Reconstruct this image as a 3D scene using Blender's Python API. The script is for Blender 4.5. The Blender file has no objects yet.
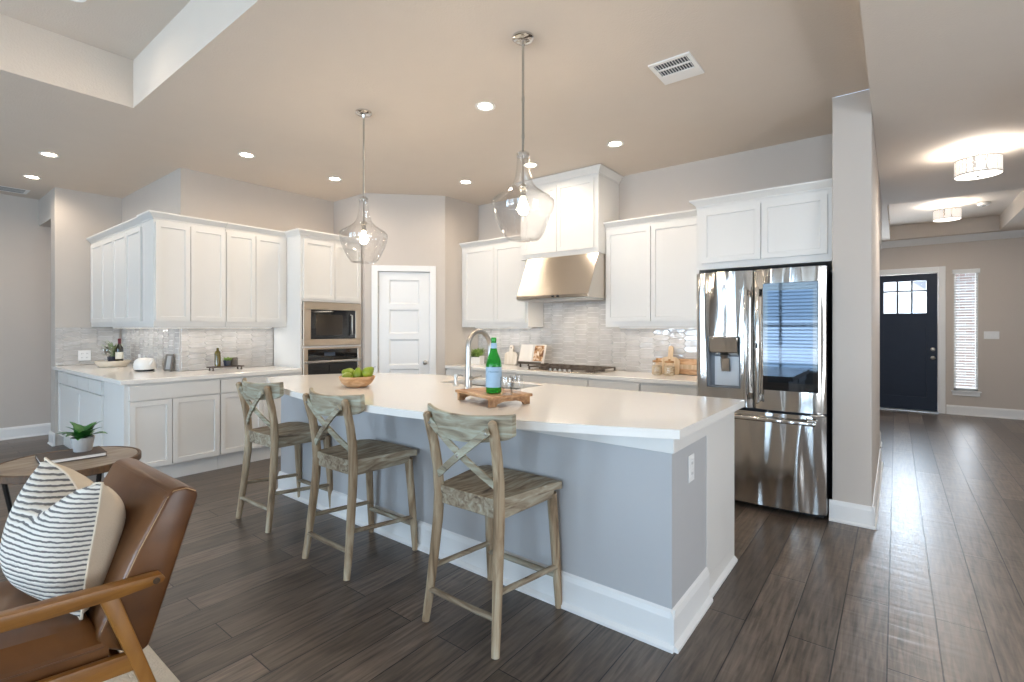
import bpy, bmesh, math, random
from mathutils import Vector, Matrix
random.seed(7)
S = bpy.context.scene
COL = S.collection
PI = math.pi

# ------------------------------------------------------------------ camera
cam_d = bpy.data.cameras.new('camera')
cam = bpy.data.objects.new('camera', cam_d); COL.objects.link(cam)
F_PX = 494.0; HORIZON = 328.5
cam_d.sensor_fit = 'HORIZONTAL'; cam_d.sensor_width = 36.0
cam_d.lens = 36.0 * F_PX / 1024.0
cam_d.shift_y = -(341.0 - HORIZON) / 1024.0
cam_d.clip_start = 0.05; cam_d.clip_end = 200
YAW = math.atan(384.0 / F_PX)
cam.location = (0, 0, 1.384)
cam.rotation_euler = (PI / 2, 0, YAW)
S.camera = cam

# ------------------------------------------------------------------ world, exposure
W = bpy.data.worlds.new('sky'); S.world = W; W.use_nodes = True
wn = W.node_tree.nodes; wl = W.node_tree.links
wtc = wn.new('ShaderNodeTexCoord'); wsp = wn.new('ShaderNodeSeparateXYZ'); wrp = wn.new('ShaderNodeValToRGB')
wl.new(wtc.outputs['Generated'], wsp.inputs[0]); wl.new(wsp.outputs[2], wrp.inputs[0])
wrp.color_ramp.elements[0].position = 0.0; wrp.color_ramp.elements[0].color = (0.92, 0.96, 1.0, 1)
wrp.color_ramp.elements[1].position = 0.6; wrp.color_ramp.elements[1].color = (0.45, 0.65, 1.0, 1)
wl.new(wrp.outputs[0], wn['Background'].inputs[0])
wn['Background'].inputs[1].default_value = 1.3
S.view_settings.view_transform = 'Standard'
S.view_settings.look = 'None'
S.view_settings.gamma = 1.0
S.view_settings.use_curve_mapping = False
S.view_settings.exposure = 0.46

# ------------------------------------------------------------------ lights
WARM = (1.0, 0.80, 0.60); COOL = (0.50, 0.75, 1.0); NEUT = (1.0, 0.93, 0.85)
def area(name, loc, rot, sx, sy, power, col):
    d = bpy.data.lights.new(name, 'AREA'); d.shape = 'RECTANGLE'
    d.size = sx; d.size_y = sy; d.energy = power; d.color = col
    o = bpy.data.objects.new(name, d); COL.objects.link(o)
    o.location = loc; o.rotation_euler = rot
    return o
def point(name, loc, power, col, r=0.05):
    d = bpy.data.lights.new(name, 'POINT'); d.energy = power; d.color = col; d.shadow_soft_size = r
    o = bpy.data.objects.new(name, d); COL.objects.link(o); o.location = loc
    return o
def spot(name, loc, power, col, size=2.5, blend=0.8, r=0.06):
    d = bpy.data.lights.new(name, 'SPOT'); d.energy = power; d.color = col
    d.spot_size = size; d.spot_blend = blend; d.shadow_soft_size = r
    o = bpy.data.objects.new(name, d); COL.objects.link(o); o.location = loc
    return o
# daylight through the windows behind the camera and on the dining side, plus added ceiling fill
WINDOWS = [(-5.3, -3.7), (-2.9, -1.3), (0.2, 1.8)]
for (a, b) in WINDOWS:
    area('daylight', ((a + b) / 2, -4.66, 1.45), (PI / 2, 0, 0), b - a, 2.1, 98, COOL)
    area('ceiling_fill', ((a + b) / 2, -4.70, 1.10), (PI / 2 + 0.75, 0, 0), b - a, 1.3, 50, (0.80, 0.90, 1.0))   # added fill lamp aimed upward to brighten the ceiling
area('daylight', (3.36, 1.6, 1.45), (PI / 2, 0, PI / 2), 2.0, 1.9, 34, (0.90, 0.95, 1.0))
area('ceiling_fill', (3.38, 1.6, 1.1), (PI / 2 + 0.7, 0, PI / 2), 2.0, 1.3, 45, (0.92, 0.96, 1.0))  # added upward fill on the dining side, again for the ceiling
# daylight at the front door glass and sidelight
area('daylight', (0.12, 10.80, 1.9), (-PI / 2, 0, 0), 0.52, 0.52, 42, (0.78, 0.89, 1.0))
area('daylight', (0.88, 10.95, 1.35), (-PI / 2, 0, 0), 0.30, 1.9, 8, (0.9, 0.95, 1.0))
point('passage_lamp', (-8.4, 3.0, 2.6), 14, WARM, 0.1)

# ------------------------------------------------------------------ materials
MATS = {}
def nodes_of(name):
    m = bpy.data.materials.new(name); m.use_nodes = True
    nt = m.node_tree
    return m, nt, nt.nodes['Principled BSDF'], nt.nodes, nt.links
def srgb(r, g, b):
    f = lambda c: (c / 255 / 12.92) if c / 255 <= 0.04045 else ((c / 255 + 0.055) / 1.055) ** 2.4
    return (f(r), f(g), f(b), 1)
def mat(name, col, rough=0.5, metal=0.0, var=0.04, vscale=6.0, bump=0.0, bscale=60.0, stretch=(1, 1, 1), spec=0.5, coat=0.0):
    """plain procedural material: base colour with a little noise variation and optional bump"""
    m, nt, P, N, L = nodes_of(name)
    tc = N.new('ShaderNodeTexCoord'); mp = N.new('ShaderNodeMapping')
    mp.inputs['Scale'].default_value = stretch
    L.new(tc.outputs['Object'], mp.inputs[0])
    nz = N.new('ShaderNodeTexNoise'); nz.inputs['Scale'].default_value = vscale; nz.inputs['Detail'].default_value = 4
    L.new(mp.outputs[0], nz.inputs['Vector'])
    mx = N.new('ShaderNodeMix'); mx.data_type = 'RGBA'
    mx.inputs[6].default_value = tuple(max(0, c * (1 - var)) for c in col[:3]) + (1,)
    mx.inputs[7].default_value = tuple(min(1, c * (1 + var)) for c in col[:3]) + (1,)
    L.new(nz.outputs['Fac'], mx.inputs[0]); L.new(mx.outputs[2], P.inputs['Base Color'])
    P.inputs['Roughness'].default_value = rough; P.inputs['Metallic'].default_value = metal
    P.inputs['Specular IOR Level'].default_value = spec
    if coat: P.inputs['Coat Weight'].default_value = coat; P.inputs['Coat Roughness'].default_value = 0.1
    if bump:
        b = N.new('ShaderNodeTexNoise'); b.inputs['Scale'].default_value = bscale; b.inputs['Detail'].default_value = 3
        L.new(mp.outputs[0], b.inputs['Vector'])
        bp = N.new('ShaderNodeBump'); bp.inputs['Strength'].default_value = bump; bp.inputs['Distance'].default_value = 0.01
        L.new(b.outputs['Fac'], bp.inputs['Height']); L.new(bp.outputs[0], P.inputs['Normal'])
    MATS[name] = m
    return m
def ramp_mat(name, stops, scale=4.0, stretch=(1, 1, 1), rough=0.5, bump=0.0, detail=6, dist=0.6, metal=0.0, coat=0.0, bd=0.004):
    """noise through a colour ramp: wood, leather, weathered surfaces"""
    m, nt, P, N, L = nodes_of(name)
    tc = N.new('ShaderNodeTexCoord'); mp = N.new('ShaderNodeMapping'); mp.inputs['Scale'].default_value = stretch
    L.new(tc.outputs['Object'], mp.inputs[0])
    oi = N.new('ShaderNodeObjectInfo')
    ad = N.new('ShaderNodeVectorMath'); ad.operation = 'MULTIPLY_ADD'
    ad.inputs[1].default_value = (1, 1, 1)
    cx = N.new('ShaderNodeCombineXYZ'); ml = N.new('ShaderNodeMath'); ml.operation = 'MULTIPLY'; ml.inputs[1].default_value = 17.0
    L.new(oi.outputs['Random'], ml.inputs[0]); L.new(ml.outputs[0], cx.inputs[0]); L.new(ml.outputs[0], cx.inputs[1])
    L.new(mp.outputs[0], ad.inputs[0]); L.new(cx.outputs[0], ad.inputs[2])
    nz = N.new('ShaderNodeTexNoise'); nz.inputs['Scale'].default_value = scale; nz.inputs['Detail'].default_value = detail
    nz.inputs['Distortion'].default_value = dist
    L.new(ad.outputs[0], nz.inputs['Vector'])
    r = N.new('ShaderNodeValToRGB'); e = r.color_ramp.elements
    while len(e) < len(stops): e.new(0.5)
    for i, (p, c) in enumerate(stops): e[i].position = p; e[i].color = c
    L.new(nz.outputs['Fac'], r.inputs[0]); L.new(r.outputs[0], P.inputs['Base Color'])
    P.inputs['Roughness'].default_value = rough; P.inputs['Metallic'].default_value = metal
    if coat: P.inputs['Coat Weight'].default_value = coat; P.inputs['Coat Roughness'].default_value = 0.15
    if bump:
        bp = N.new('ShaderNodeBump'); bp.inputs['Strength'].default_value = bump; bp.inputs['Distance'].default_value = bd
        L.new(nz.outputs['Fac'], bp.inputs['Height']); L.new(bp.outputs[0], P.inputs['Normal'])
    MATS[name] = m
    return m
def emit_mat(name, col, strength):
    m, nt, P, N, L = nodes_of(name)
    P.inputs['Base Color'].default_value = col
    P.inputs['Emission Color'].default_value = col; P.inputs['Emission Strength'].default_value = strength
    MATS[name] = m
    return m
def thin_glass(name, tint=(1, 1, 1, 1), refl=1.0, rough=0.02, base=0.04):
    """thin-walled clear glass: see-through straight on, mirror-like at the rim"""
    m, nt, P, N, L = nodes_of(name)
    N.remove(P); out = N['Material Output']
    tr = N.new('ShaderNodeBsdfTransparent'); tr.inputs[0].default_value = tint
    gl = N.new('ShaderNodeBsdfGlossy'); gl.inputs['Roughness'].default_value = rough
    lw = N.new('ShaderNodeLayerWeight'); lw.inputs['Blend'].default_value = 0.35
    pw = N.new('ShaderNodeMath'); pw.operation = 'POWER'; pw.inputs[1].default_value = 2.8
    ma = N.new('ShaderNodeMath'); ma.operation = 'MULTIPLY_ADD'; ma.inputs[1].default_value = 0.75 * refl; ma.inputs[2].default_value = base
    ma.use_clamp = True
    L.new(lw.outputs['Facing'], pw.inputs[0]); L.new(pw.outputs[0], ma.inputs[0])
    mx = N.new('ShaderNodeMixShader')
    L.new(ma.outputs[0], mx.inputs[0]); L.new(tr.outputs[0], mx.inputs[1]); L.new(gl.outputs[0], mx.inputs[2])
    L.new(mx.outputs[0], out.inputs[0])
    MATS[name] = m
    return m

M_wall = mat('greige_wall_paint', srgb(198, 188, 178), 0.75, bump=0.08, bscale=140, var=0.015)
M_ceil = mat('textured_ceiling_paint', srgb(218, 205, 191), 0.8, bump=0.22, bscale=90, var=0.02)
M_white = mat('white_cabinet_paint', srgb(226, 222, 216), 0.38, var=0.01)
M_trim = mat('white_trim_paint', srgb(232, 230, 227), 0.4, var=0.01)
M_island = mat('grey_island_paint', srgb(184, 183, 183), 0.6, var=0.015)
M_quartz = mat('white_quartz', srgb(240, 235, 228), 0.14, var=0.02, vscale=40)
M_steel = None
def steel(name, col, rough, stretch, bump=0.02, wave=0.0, wscale=2.0):
    m, nt, P, N, L = nodes_of(name)
    tc = N.new('ShaderNodeTexCoord'); mp = N.new('ShaderNodeMapping'); mp.inputs['Scale'].default_value = stretch
    L.new(tc.outputs['Object'], mp.inputs[0])
    nz = N.new('ShaderNodeTexNoise'); nz.inputs['Scale'].default_value = 60; nz.inputs['Detail'].default_value = 2
    L.new(mp.outputs[0], nz.inputs['Vector'])
    bp = N.new('ShaderNodeBump'); bp.inputs['Strength'].default_value = bump; bp.inputs['Distance'].default_value = 0.002
    L.new(nz.outputs['Fac'], bp.inputs['Height'])
    if wave:
        mp2 = N.new('ShaderNodeMapping'); mp2.inputs['Scale'].default_value = (1.0, 1.0, 0.12)
        L.new(tc.outputs['Object'], mp2.inputs[0])
        w = N.new('ShaderNodeTexNoise'); w.inputs['Scale'].default_value = wscale; w.inputs['Detail'].default_value = 1
        L.new(mp2.outputs[0], w.inputs['Vector'])
        b2 = N.new('ShaderNodeBump'); b2.inputs['Strength'].default_value = wave; b2.inputs['Distance'].default_value = 0.10
        L.new(w.outputs['Fac'], b2.inputs['Height']); L.new(bp.outputs[0], b2.inputs['Normal'])
        L.new(b2.outputs[0], P.inputs['Normal'])
    else:
        L.new(bp.outputs[0], P.inputs['Normal'])
    P.inputs['Base Color'].default_value = col; P.inputs['Metallic'].default_value = 1.0; P.inputs['Roughness'].default_value = rough
    MATS[name] = m
    return m
M_fridge = steel('polished_fridge_steel', srgb(205, 202, 198), 0.13, (8, 8, 0.15), 0.02, wave=0.9, wscale=6.0)
M_hood = steel('brushed_hood_steel', srgb(205, 196, 184), 0.27, (0.15, 8, 8), 0.05)
_p = M_hood.node_tree.nodes['Principled BSDF']; _p.inputs['Anisotropic'].default_value = 0.85; _p.inputs['Anisotropic Rotation'].default_value = 0.25
_t = M_hood.node_tree.nodes.new('ShaderNodeTangent'); _t.direction_type = 'RADIAL'; _t.axis = 'Z'; M_hood.node_tree.links.new(_t.outputs[0], _p.inputs['Tangent'])
M_oven = steel('brushed_oven_steel', srgb(205, 190, 172), 0.28, (8, 0.15, 8), 0.04)
M_nickel = mat('brushed_nickel', srgb(190, 186, 180), 0.28, 1.0, var=0.02)
M_chrome = mat('polished_chrome', srgb(215, 212, 208), 0.08, 1.0, var=0.01)
M_blackglass = mat('black_glass', srgb(16, 16, 18), 0.04, 0.0, var=0.02, spec=0.7)
M_black = mat('black_plastic', srgb(22, 23, 25), 0.4, var=0.05)
M_darkcase = mat('dark_grey_casing', srgb(48, 52, 60), 0.45, var=0.04)
M_iron = mat('cast_iron', srgb(88, 76, 66), 0.5, 0.3, var=0.1, bump=0.1, bscale=200)
M_darkmetal = mat('dark_bronze_metal', srgb(44, 40, 38), 0.4, 0.7, var=0.05)
M_glass = thin_glass('clear_glass', (0.985, 0.985, 0.985, 1), 1.25, base=0.045)
M_pane = thin_glass('window_glass', (0.96, 0.98, 1, 1), 0.5)
M_plastic = mat('white_plastic', srgb(238, 236, 233), 0.35, var=0.01)
M_slat = mat('white_blind_slat', srgb(235, 235, 232), 0.5, var=0.02)
M_navy = mat('navy_door_paint', srgb(16, 25, 44), 0.42, var=0.06, spec=0.3)
M_grout = mat('tile_grout', srgb(228, 224, 220), 0.8, var=0.03)
M_ceramic = mat('white_ceramic', srgb(236, 232, 226), 0.3, var=0.02)
M_paper = mat('paper', srgb(240, 232, 222), 0.8, var=0.03)
M_greyceramic = mat('grey_concrete_pot', srgb(176, 172, 168), 0.75, var=0.08, vscale=30, bump=0.15, bscale=80)
M_darkceramic = mat('dark_glazed_pot', srgb(52, 56, 70), 0.35, var=0.1)
M_leaf = ramp_mat('green_leaf', [(0.3, srgb(30, 84, 36)), (0.7, srgb(72, 140, 62))], 14, rough=0.4)
M_leafpale = ramp_mat('pale_green_leaf', [(0.3, srgb(96, 128, 52)), (0.7, srgb(172, 196, 110))], 20, rough=0.5)
M_leafgrey = ramp_mat('dusty_green_leaf', [(0.3, srgb(118, 138, 92)), (0.7, srgb(196, 206, 168))], 20, rough=0.55)
M_soil = mat('potting_soil', srgb(48, 36, 28), 0.95, var=0.3, vscale=60, bump=0.5)
M_pear = ramp_mat('green_pear_skin', [(0.3, srgb(104, 122, 24)), (0.6, srgb(150, 164, 48)), (0.8, srgb(178, 178, 84))], 9, rough=0.35)
M_stem = mat('woody_stem', srgb(84, 62, 38), 0.8, var=0.2)
M_acacia = ramp_mat('acacia_wood', [(0.3, srgb(134, 92, 58)), (0.5, srgb(178, 132, 90)), (0.75, srgb(208, 168, 126))], 3.0, (1.5, 9, 9), 0.45, 0.05)
M_bowl = ramp_mat('turned_bowl_wood', [(0.3, srgb(166, 120, 78)), (0.5, srgb(204, 158, 114)), (0.75, srgb(224, 188, 148))], 5.0, (2, 2, 6), 0.45, 0.05)
M_paleboard = ramp_mat('pale_maple', [(0.3, srgb(196, 166, 130)), (0.7, srgb(226, 200, 166))], 3.0, (9, 9, 1.5), 0.5)
M_whiteboard = ramp_mat('whitewashed_wood', [(0.3, srgb(214, 198, 176)), (0.7, srgb(238, 228, 214))], 3.0, (9, 9, 1.5), 0.6)
M_cream = mat('cream_tray_wood', srgb(222, 208, 188), 0.5, var=0.06, vscale=14)
M_weather = [ramp_mat('weathered_wood_' + n, [(0.25, srgb(82, 68, 54)), (0.42, srgb(134, 117, 96)), (0.58, srgb(160, 150, 130)), (0.75, srgb(176, 176, 160))],
                      2.2, st, 0.75, 0.35, detail=9, dist=1.0) for n, st in (('long', (2.5, 2.5, 14)), ('upright', (11, 11, 1.2)), ('deep', (14, 2.2, 14)), ('across', (1.6, 12, 12)))]
M_weather_slat, M_weather_up, M_weather_seat, M_weather_rail = M_weather
for mm, cols in ((M_weather_up, ((98, 78, 56), (150, 126, 98), (174, 154, 126), (190, 180, 158))), (M_weather_slat, ((96, 84, 68), (150, 138, 116), (172, 168, 148), (190, 194, 178))), (M_weather_seat, ((80, 64, 50), (138, 120, 98), (166, 154, 132), (186, 180, 162)))):
    for el, c in zip(mm.node_tree.nodes['Color Ramp'].color_ramp.elements, cols): el.color = srgb(*c)
M_table = ramp_mat('greyed_oak_top', [(0.3, srgb(110, 92, 74)), (0.55, srgb(150, 132, 112)), (0.8, srgb(176, 162, 144))], 2.2, (9, 1.4, 9), 0.4, 0.1)
M_tableedge = ramp_mat('brown_oak_edge', [(0.3, srgb(66, 46, 28)), (0.7, srgb(112, 80, 50))], 4, (6, 6, 2), 0.5)
M_honey = ramp_mat('honey_teak', [(0.3, srgb(118, 74, 26)), (0.5, srgb(148, 98, 40)), (0.75, srgb(168, 118, 56))], 2.5, (9, 1.3, 9), 0.38, 0.03)
M_honeyup = ramp_mat('honey_teak_upright', [(0.3, srgb(118, 74, 26)), (0.5, srgb(146, 96, 38)), (0.75, srgb(166, 114, 52))], 2.5, (9, 5, 1.3), 0.38, 0.03)
M_leather = ramp_mat('tan_leather', [(0.3, srgb(84, 50, 24)), (0.55, srgb(112, 71, 36)), (0.8, srgb(134, 90, 52))], 3.0, (1, 1, 1), 0.36, 0.05, detail=8)
M_stitch = mat('pale_stitching', srgb(186, 150, 110), 0.7, var=0.05)
M_bookcover = mat('dark_linen_cover', srgb(96, 84, 76), 0.8, var=0.1, vscale=80, bump=0.1, bscale=300)
M_oil = mat('olive_oil_glass', srgb(92, 78, 18), 0.08, var=0.1, spec=0.8)
M_wine = mat('dark_wine_glass', srgb(36, 34, 14), 0.08, var=0.1, spec=0.8)
M_foil = mat('burgundy_foil', srgb(92, 22, 30), 0.35, 0.2, var=0.1)
M_label = mat('cream_label', srgb(226, 218, 200), 0.7, var=0.03)
M_bluelabel = mat('pale_blue_label', srgb(164, 192, 214), 0.6, var=0.06, vscale=30)
M_ink = mat('dark_blue_ink', srgb(40, 60, 100), 0.6, var=0.02)
M_cork = mat('cork', srgb(170, 128, 86), 0.9, var=0.15, vscale=50)
M_grain = ramp_mat('dry_goods', [(0.35, srgb(150, 120, 86)), (0.5, srgb(206, 186, 154)), (0.7, srgb(236, 226, 204))], 90, rough=0.8)
M_photo = ramp_mat('printed_food_page', [(0.4, srgb(238, 222, 204)), (0.52, srgb(196, 150, 104)), (0.62, srgb(112, 70, 40))], 16, rough=0.7, detail=3)
M_taupe = mat('taupe_frame', srgb(120, 112, 104), 0.5, var=0.06)
M_bulb = emit_mat('glowing_bulb', (1.0, 0.82, 0.58, 1), 40.0)
M_can = emit_mat('recessed_lamp_lens', (1.0, 0.86, 0.68, 1), 22.0)
M_diff = emit_mat('lit_diffuser', (1.0, 0.93, 0.83, 1), 2.2)
M_rug = mat('cream_rug', srgb(206, 192, 172), 0.95, var=0.12, vscale=40, bump=0.6, bscale=120)
M_porch = mat('white_porch_paint', srgb(214, 216, 220), 0.7, var=0.03)

def bottle_green():
    m, nt, P, N, L = nodes_of('green_bottle_glass')
    P.inputs['Base Color'].default_value = srgb(30, 142, 48); P.inputs['Roughness'].default_value = 0.05
    P.inputs['Specular IOR Level'].default_value = 0.8
    tr = N.new('ShaderNodeBsdfTransparent'); tr.inputs[0].default_value = (0.25, 0.85, 0.28, 1)
    lw = N.new('ShaderNodeLayerWeight'); lw.inputs[0].default_value = 0.4
    nz = N.new('ShaderNodeTexNoise'); nz.inputs['Scale'].default_value = 8
    mx = N.new('ShaderNodeMixShader'); ma = N.new('ShaderNodeMath'); ma.operation = 'MULTIPLY_ADD'
    ma.inputs[1].default_value = 0.4; ma.inputs[2].default_value = 0.45
    L.new(lw.outputs['Facing'], ma.inputs[0]); L.new(ma.outputs[0], mx.inputs[0])
    L.new(tr.outputs[0], mx.inputs[1]); L.new(P.outputs[0], mx.inputs[2])
    L.new(mx.outputs[0], N['Material Output'].inputs[0])
    return m
M_green = bottle_green()

def tile_mat():
    m, nt, P, N, L = nodes_of('glazed_picket_tile')
    tc = N.new('ShaderNodeTexCoord')
    vo = N.new('ShaderNodeTexNoise'); vo.inputs['Scale'].default_value = 7.0; vo.inputs['Detail'].default_value = 2
    L.new(tc.outputs['Object'], vo.inputs['Vector'])
    r = N.new('ShaderNodeValToRGB'); e = r.color_ramp.elements
    e[0].position = 0.3; e[0].color = srgb(182, 176, 170); e[1].position = 0.7; e[1].color = srgb(204, 199, 194)
    L.new(vo.outputs['Fac'], r.inputs[0]); L.new(r.outputs[0], P.inputs['Base Color'])
    nz = N.new('ShaderNodeTexNoise'); nz.inputs['Scale'].default_value = 18; nz.inputs['Detail'].default_value = 1
    L.new(tc.outputs['Object'], nz.inputs['Vector'])
    bp = N.new('ShaderNodeBump'); bp.inputs['Strength'].default_value = 0.35; bp.inputs['Distance'].default_value = 0.01
    L.new(nz.outputs['Fac'], bp.inputs['Height']); L.new(bp.outputs[0], P.inputs['Normal'])
    P.inputs['Roughness'].default_value = 0.07; P.inputs['Specular IOR Level'].default_value = 0.8
    return m
M_tile = tile_mat()

def floor_mat():
    m, nt, P, N, L = nodes_of('hand_scraped_dark_planks')
    tc = N.new('ShaderNodeTexCoord'); sp = N.new('ShaderNodeSeparateXYZ'); L.new(tc.outputs['Object'], sp.inputs[0])
    off = N.new('ShaderNodeMath'); off.operation = 'ADD'; off.inputs[1].default_value = 0.029 + 0.178 * 100
    L.new(sp.outputs[0], off.inputs[0])
    cb = N.new('ShaderNodeCombineXYZ'); L.new(sp.outputs[1], cb.inputs[0]); L.new(off.outputs[0], cb.inputs[1])
    br = N.new('ShaderNodeTexBrick'); br.offset = 0.37; br.offset_frequency = 2; br.squash = 1.0
    br.inputs['Scale'].default_value = 1.0
    br.inputs['Brick Width'].default_value = 1.55; br.inputs['Row Height'].default_value = 0.178
    br.inputs['Mortar Size'].default_value = 0.003; br.inputs['Mortar Smooth'].default_value = 0.3
    br.inputs['Color1'].default_value = (0, 0, 0, 1); br.inputs['Color2'].default_value = (1, 1, 1, 1)
    br.inputs['Mortar'].default_value = (0.5, 0.5, 0.5, 1); br.inputs['Bias'].default_value = 0.0
    L.new(cb.outputs[0], br.inputs['Vector'])
    # grain
    mp = N.new('ShaderNodeMapping'); mp.inputs['Scale'].default_value = (14, 1.1, 1)
    L.new(tc.outputs['Object'], mp.inputs[0])
    gr = N.new('ShaderNodeTexNoise'); gr.inputs['Scale'].default_value = 4; gr.inputs['Detail'].default_value = 8; gr.inputs['Distortion'].default_value = 0.5
    L.new(mp.outputs[0], gr.inputs['Vector'])
    r = N.new('ShaderNodeValToRGB'); e = r.color_ramp.elements
    e[0].position = 0.25; e[0].color = srgb(58, 49, 43); e[1].position = 0.75; e[1].color = srgb(126, 111, 98)
    L.new(gr.outputs['Fac'], r.inputs[0])
    hs = N.new('ShaderNodeHueSaturation')
    mr = N.new('ShaderNodeMapRange'); mr.inputs[3].default_value = 0.62; mr.inputs[4].default_value = 1.3
    L.new(br.outputs['Color'], mr.inputs[0]); L.new(mr.outputs[0], hs.inputs['Value']); L.new(r.outputs[0], hs.inputs['Color'])
    mo = N.new('ShaderNodeMix'); mo.data_type = 'RGBA'; mo.inputs[7].default_value = srgb(20, 16, 14)
    L.new(br.outputs['Fac'], mo.inputs[0]); L.new(hs.outputs[0], mo.inputs[6]); L.new(mo.outputs[2], P.inputs['Base Color'])
    # scrape ripples across each board
    mp2 = N.new('ShaderNodeMapping'); mp2.inputs['Scale'].default_value = (2.6, 10, 1)
    L.new(tc.outputs['Object'], mp2.inputs[0])
    sc = N.new('ShaderNodeTexNoise'); sc.inputs['Scale'].default_value = 1.4; sc.inputs['Detail'].default_value = 1.5; sc.inputs['Distortion'].default_value = 0.8
    L.new(mp2.outputs[0], sc.inputs['Vector'])
    sub = N.new('ShaderNodeMath'); sub.operation = 'MULTIPLY_ADD'; sub.inputs[1].default_value = -1.6
    am = N.new('ShaderNodeMapRange'); am.inputs[3].default_value = 0.15; am.inputs[4].default_value = 1.1
    L.new(br.outputs['Color'], am.inputs[0])
    sm_ = N.new('ShaderNodeMath'); sm_.operation = 'MULTIPLY'; L.new(sc.outputs['Fac'], sm_.inputs[0]); L.new(am.outputs[0], sm_.inputs[1])
    L.new(br.outputs['Fac'], sub.inputs[0]); L.new(sm_.outputs[0], sub.inputs[2])
    bp = N.new('ShaderNodeBump'); bp.inputs['Strength'].default_value = 0.4; bp.inputs['Distance'].default_value = 0.006
    L.new(sub.outputs[0], bp.inputs['Height']); L.new(bp.outputs[0], P.inputs['Normal'])
    rr = N.new('ShaderNodeMapRange'); rr.inputs[3].default_value = 0.24; rr.inputs[4].default_value = 0.42
    L.new(gr.outputs['Fac'], rr.inputs[0]); L.new(rr.outputs[0], P.inputs['Roughness'])
    P.inputs['Specular IOR Level'].default_value = 0.55
    return m
M_floor = floor_mat()

def brick_mat():
    m, nt, P, N, L = nodes_of('porch_brick')
    tc = N.new('ShaderNodeTexCoord'); sp = N.new('ShaderNodeSeparateXYZ'); L.new(tc.outputs['Object'], sp.inputs[0])
    cb = N.new('ShaderNodeCombineXYZ'); L.new(sp.outputs[0], cb.inputs[0]); L.new(sp.outputs[2], cb.inputs[1])
    br = N.new('ShaderNodeTexBrick'); br.inputs['Scale'].default_value = 1.0
    br.inputs['Brick Width'].default_value = 0.2; br.inputs['Row Height'].default_value = 0.075; br.inputs['Mortar Size'].default_value = 0.008
    br.inputs['Color1'].default_value = srgb(196, 164, 150); br.inputs['Color2'].default_value = srgb(222, 204, 194); br.inputs['Mortar'].default_value = srgb(224, 220, 214)
    L.new(cb.outputs[0], br.inputs['Vector']); L.new(br.outputs['Color'], P.inputs['Base Color'])
    P.inputs['Roughness'].default_value = 0.9
    return m
M_brick = brick_mat()

def stripe_mat():
    """woven pillow front: dark ribs on ivory, with a wobble, across the pillow"""
    m, nt, P, N, L = nodes_of('striped_woven_cotton')
    tc = N.new('ShaderNodeTexCoord'); sp = N.new('ShaderNodeSeparateXYZ'); L.new(tc.outputs['Object'], sp.inputs[0])
    nz = N.new('ShaderNodeTexNoise'); nz.inputs['Scale'].default_value = 55; nz.inputs['Detail'].default_value = 2
    L.new(tc.outputs['Object'], nz.inputs['Vector'])
    a = N.new('ShaderNodeMath'); a.operation = 'MULTIPLY_ADD'; a.inputs[1].default_value = 0.006
    L.new(nz.outputs['Fac'], a.inputs[0]); L.new(sp.outputs[2], a.inputs[2])
    b = N.new('ShaderNodeMath'); b.operation = 'MULTIPLY'; b.inputs[1].default_value = 2 * PI / 0.0150; L.new(a.outputs[0], b.inputs[0])
    s = N.new('ShaderNodeMath'); s.operation = 'SINE'; L.new(b.outputs[0], s.inputs[0])
    r = N.new('ShaderNodeValToRGB'); e = r.color_ramp.elements
    mr = N.new('ShaderNodeMapRange'); mr.inputs[1].default_value = -1; mr.inputs[2].default_value = 1
    L.new(s.outputs[0], mr.inputs[0]); L.new(mr.outputs[0], r.inputs[0])
    e[0].position = 0.18; e[0].color = srgb(112, 108, 106); e[1].position = 0.45; e[1].color = srgb(228, 220, 208)
    L.new(r.outputs[0], P.inputs['Base Color']); P.inputs['Roughness'].default_value = 0.95
    bp = N.new('ShaderNodeBump'); bp.inputs['Strength'].default_value = 0.6; bp.inputs['Distance'].default_value = 0.004
    L.new(mr.outputs[0], bp.inputs['Height']); L.new(bp.outputs[0], P.inputs['Normal'])
    return m
M_stripe = stripe_mat()
M_canvas = mat('cream_cotton', srgb(222, 206, 184), 0.95, var=0.05, vscale=10, bump=0.2, bscale=200)

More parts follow.
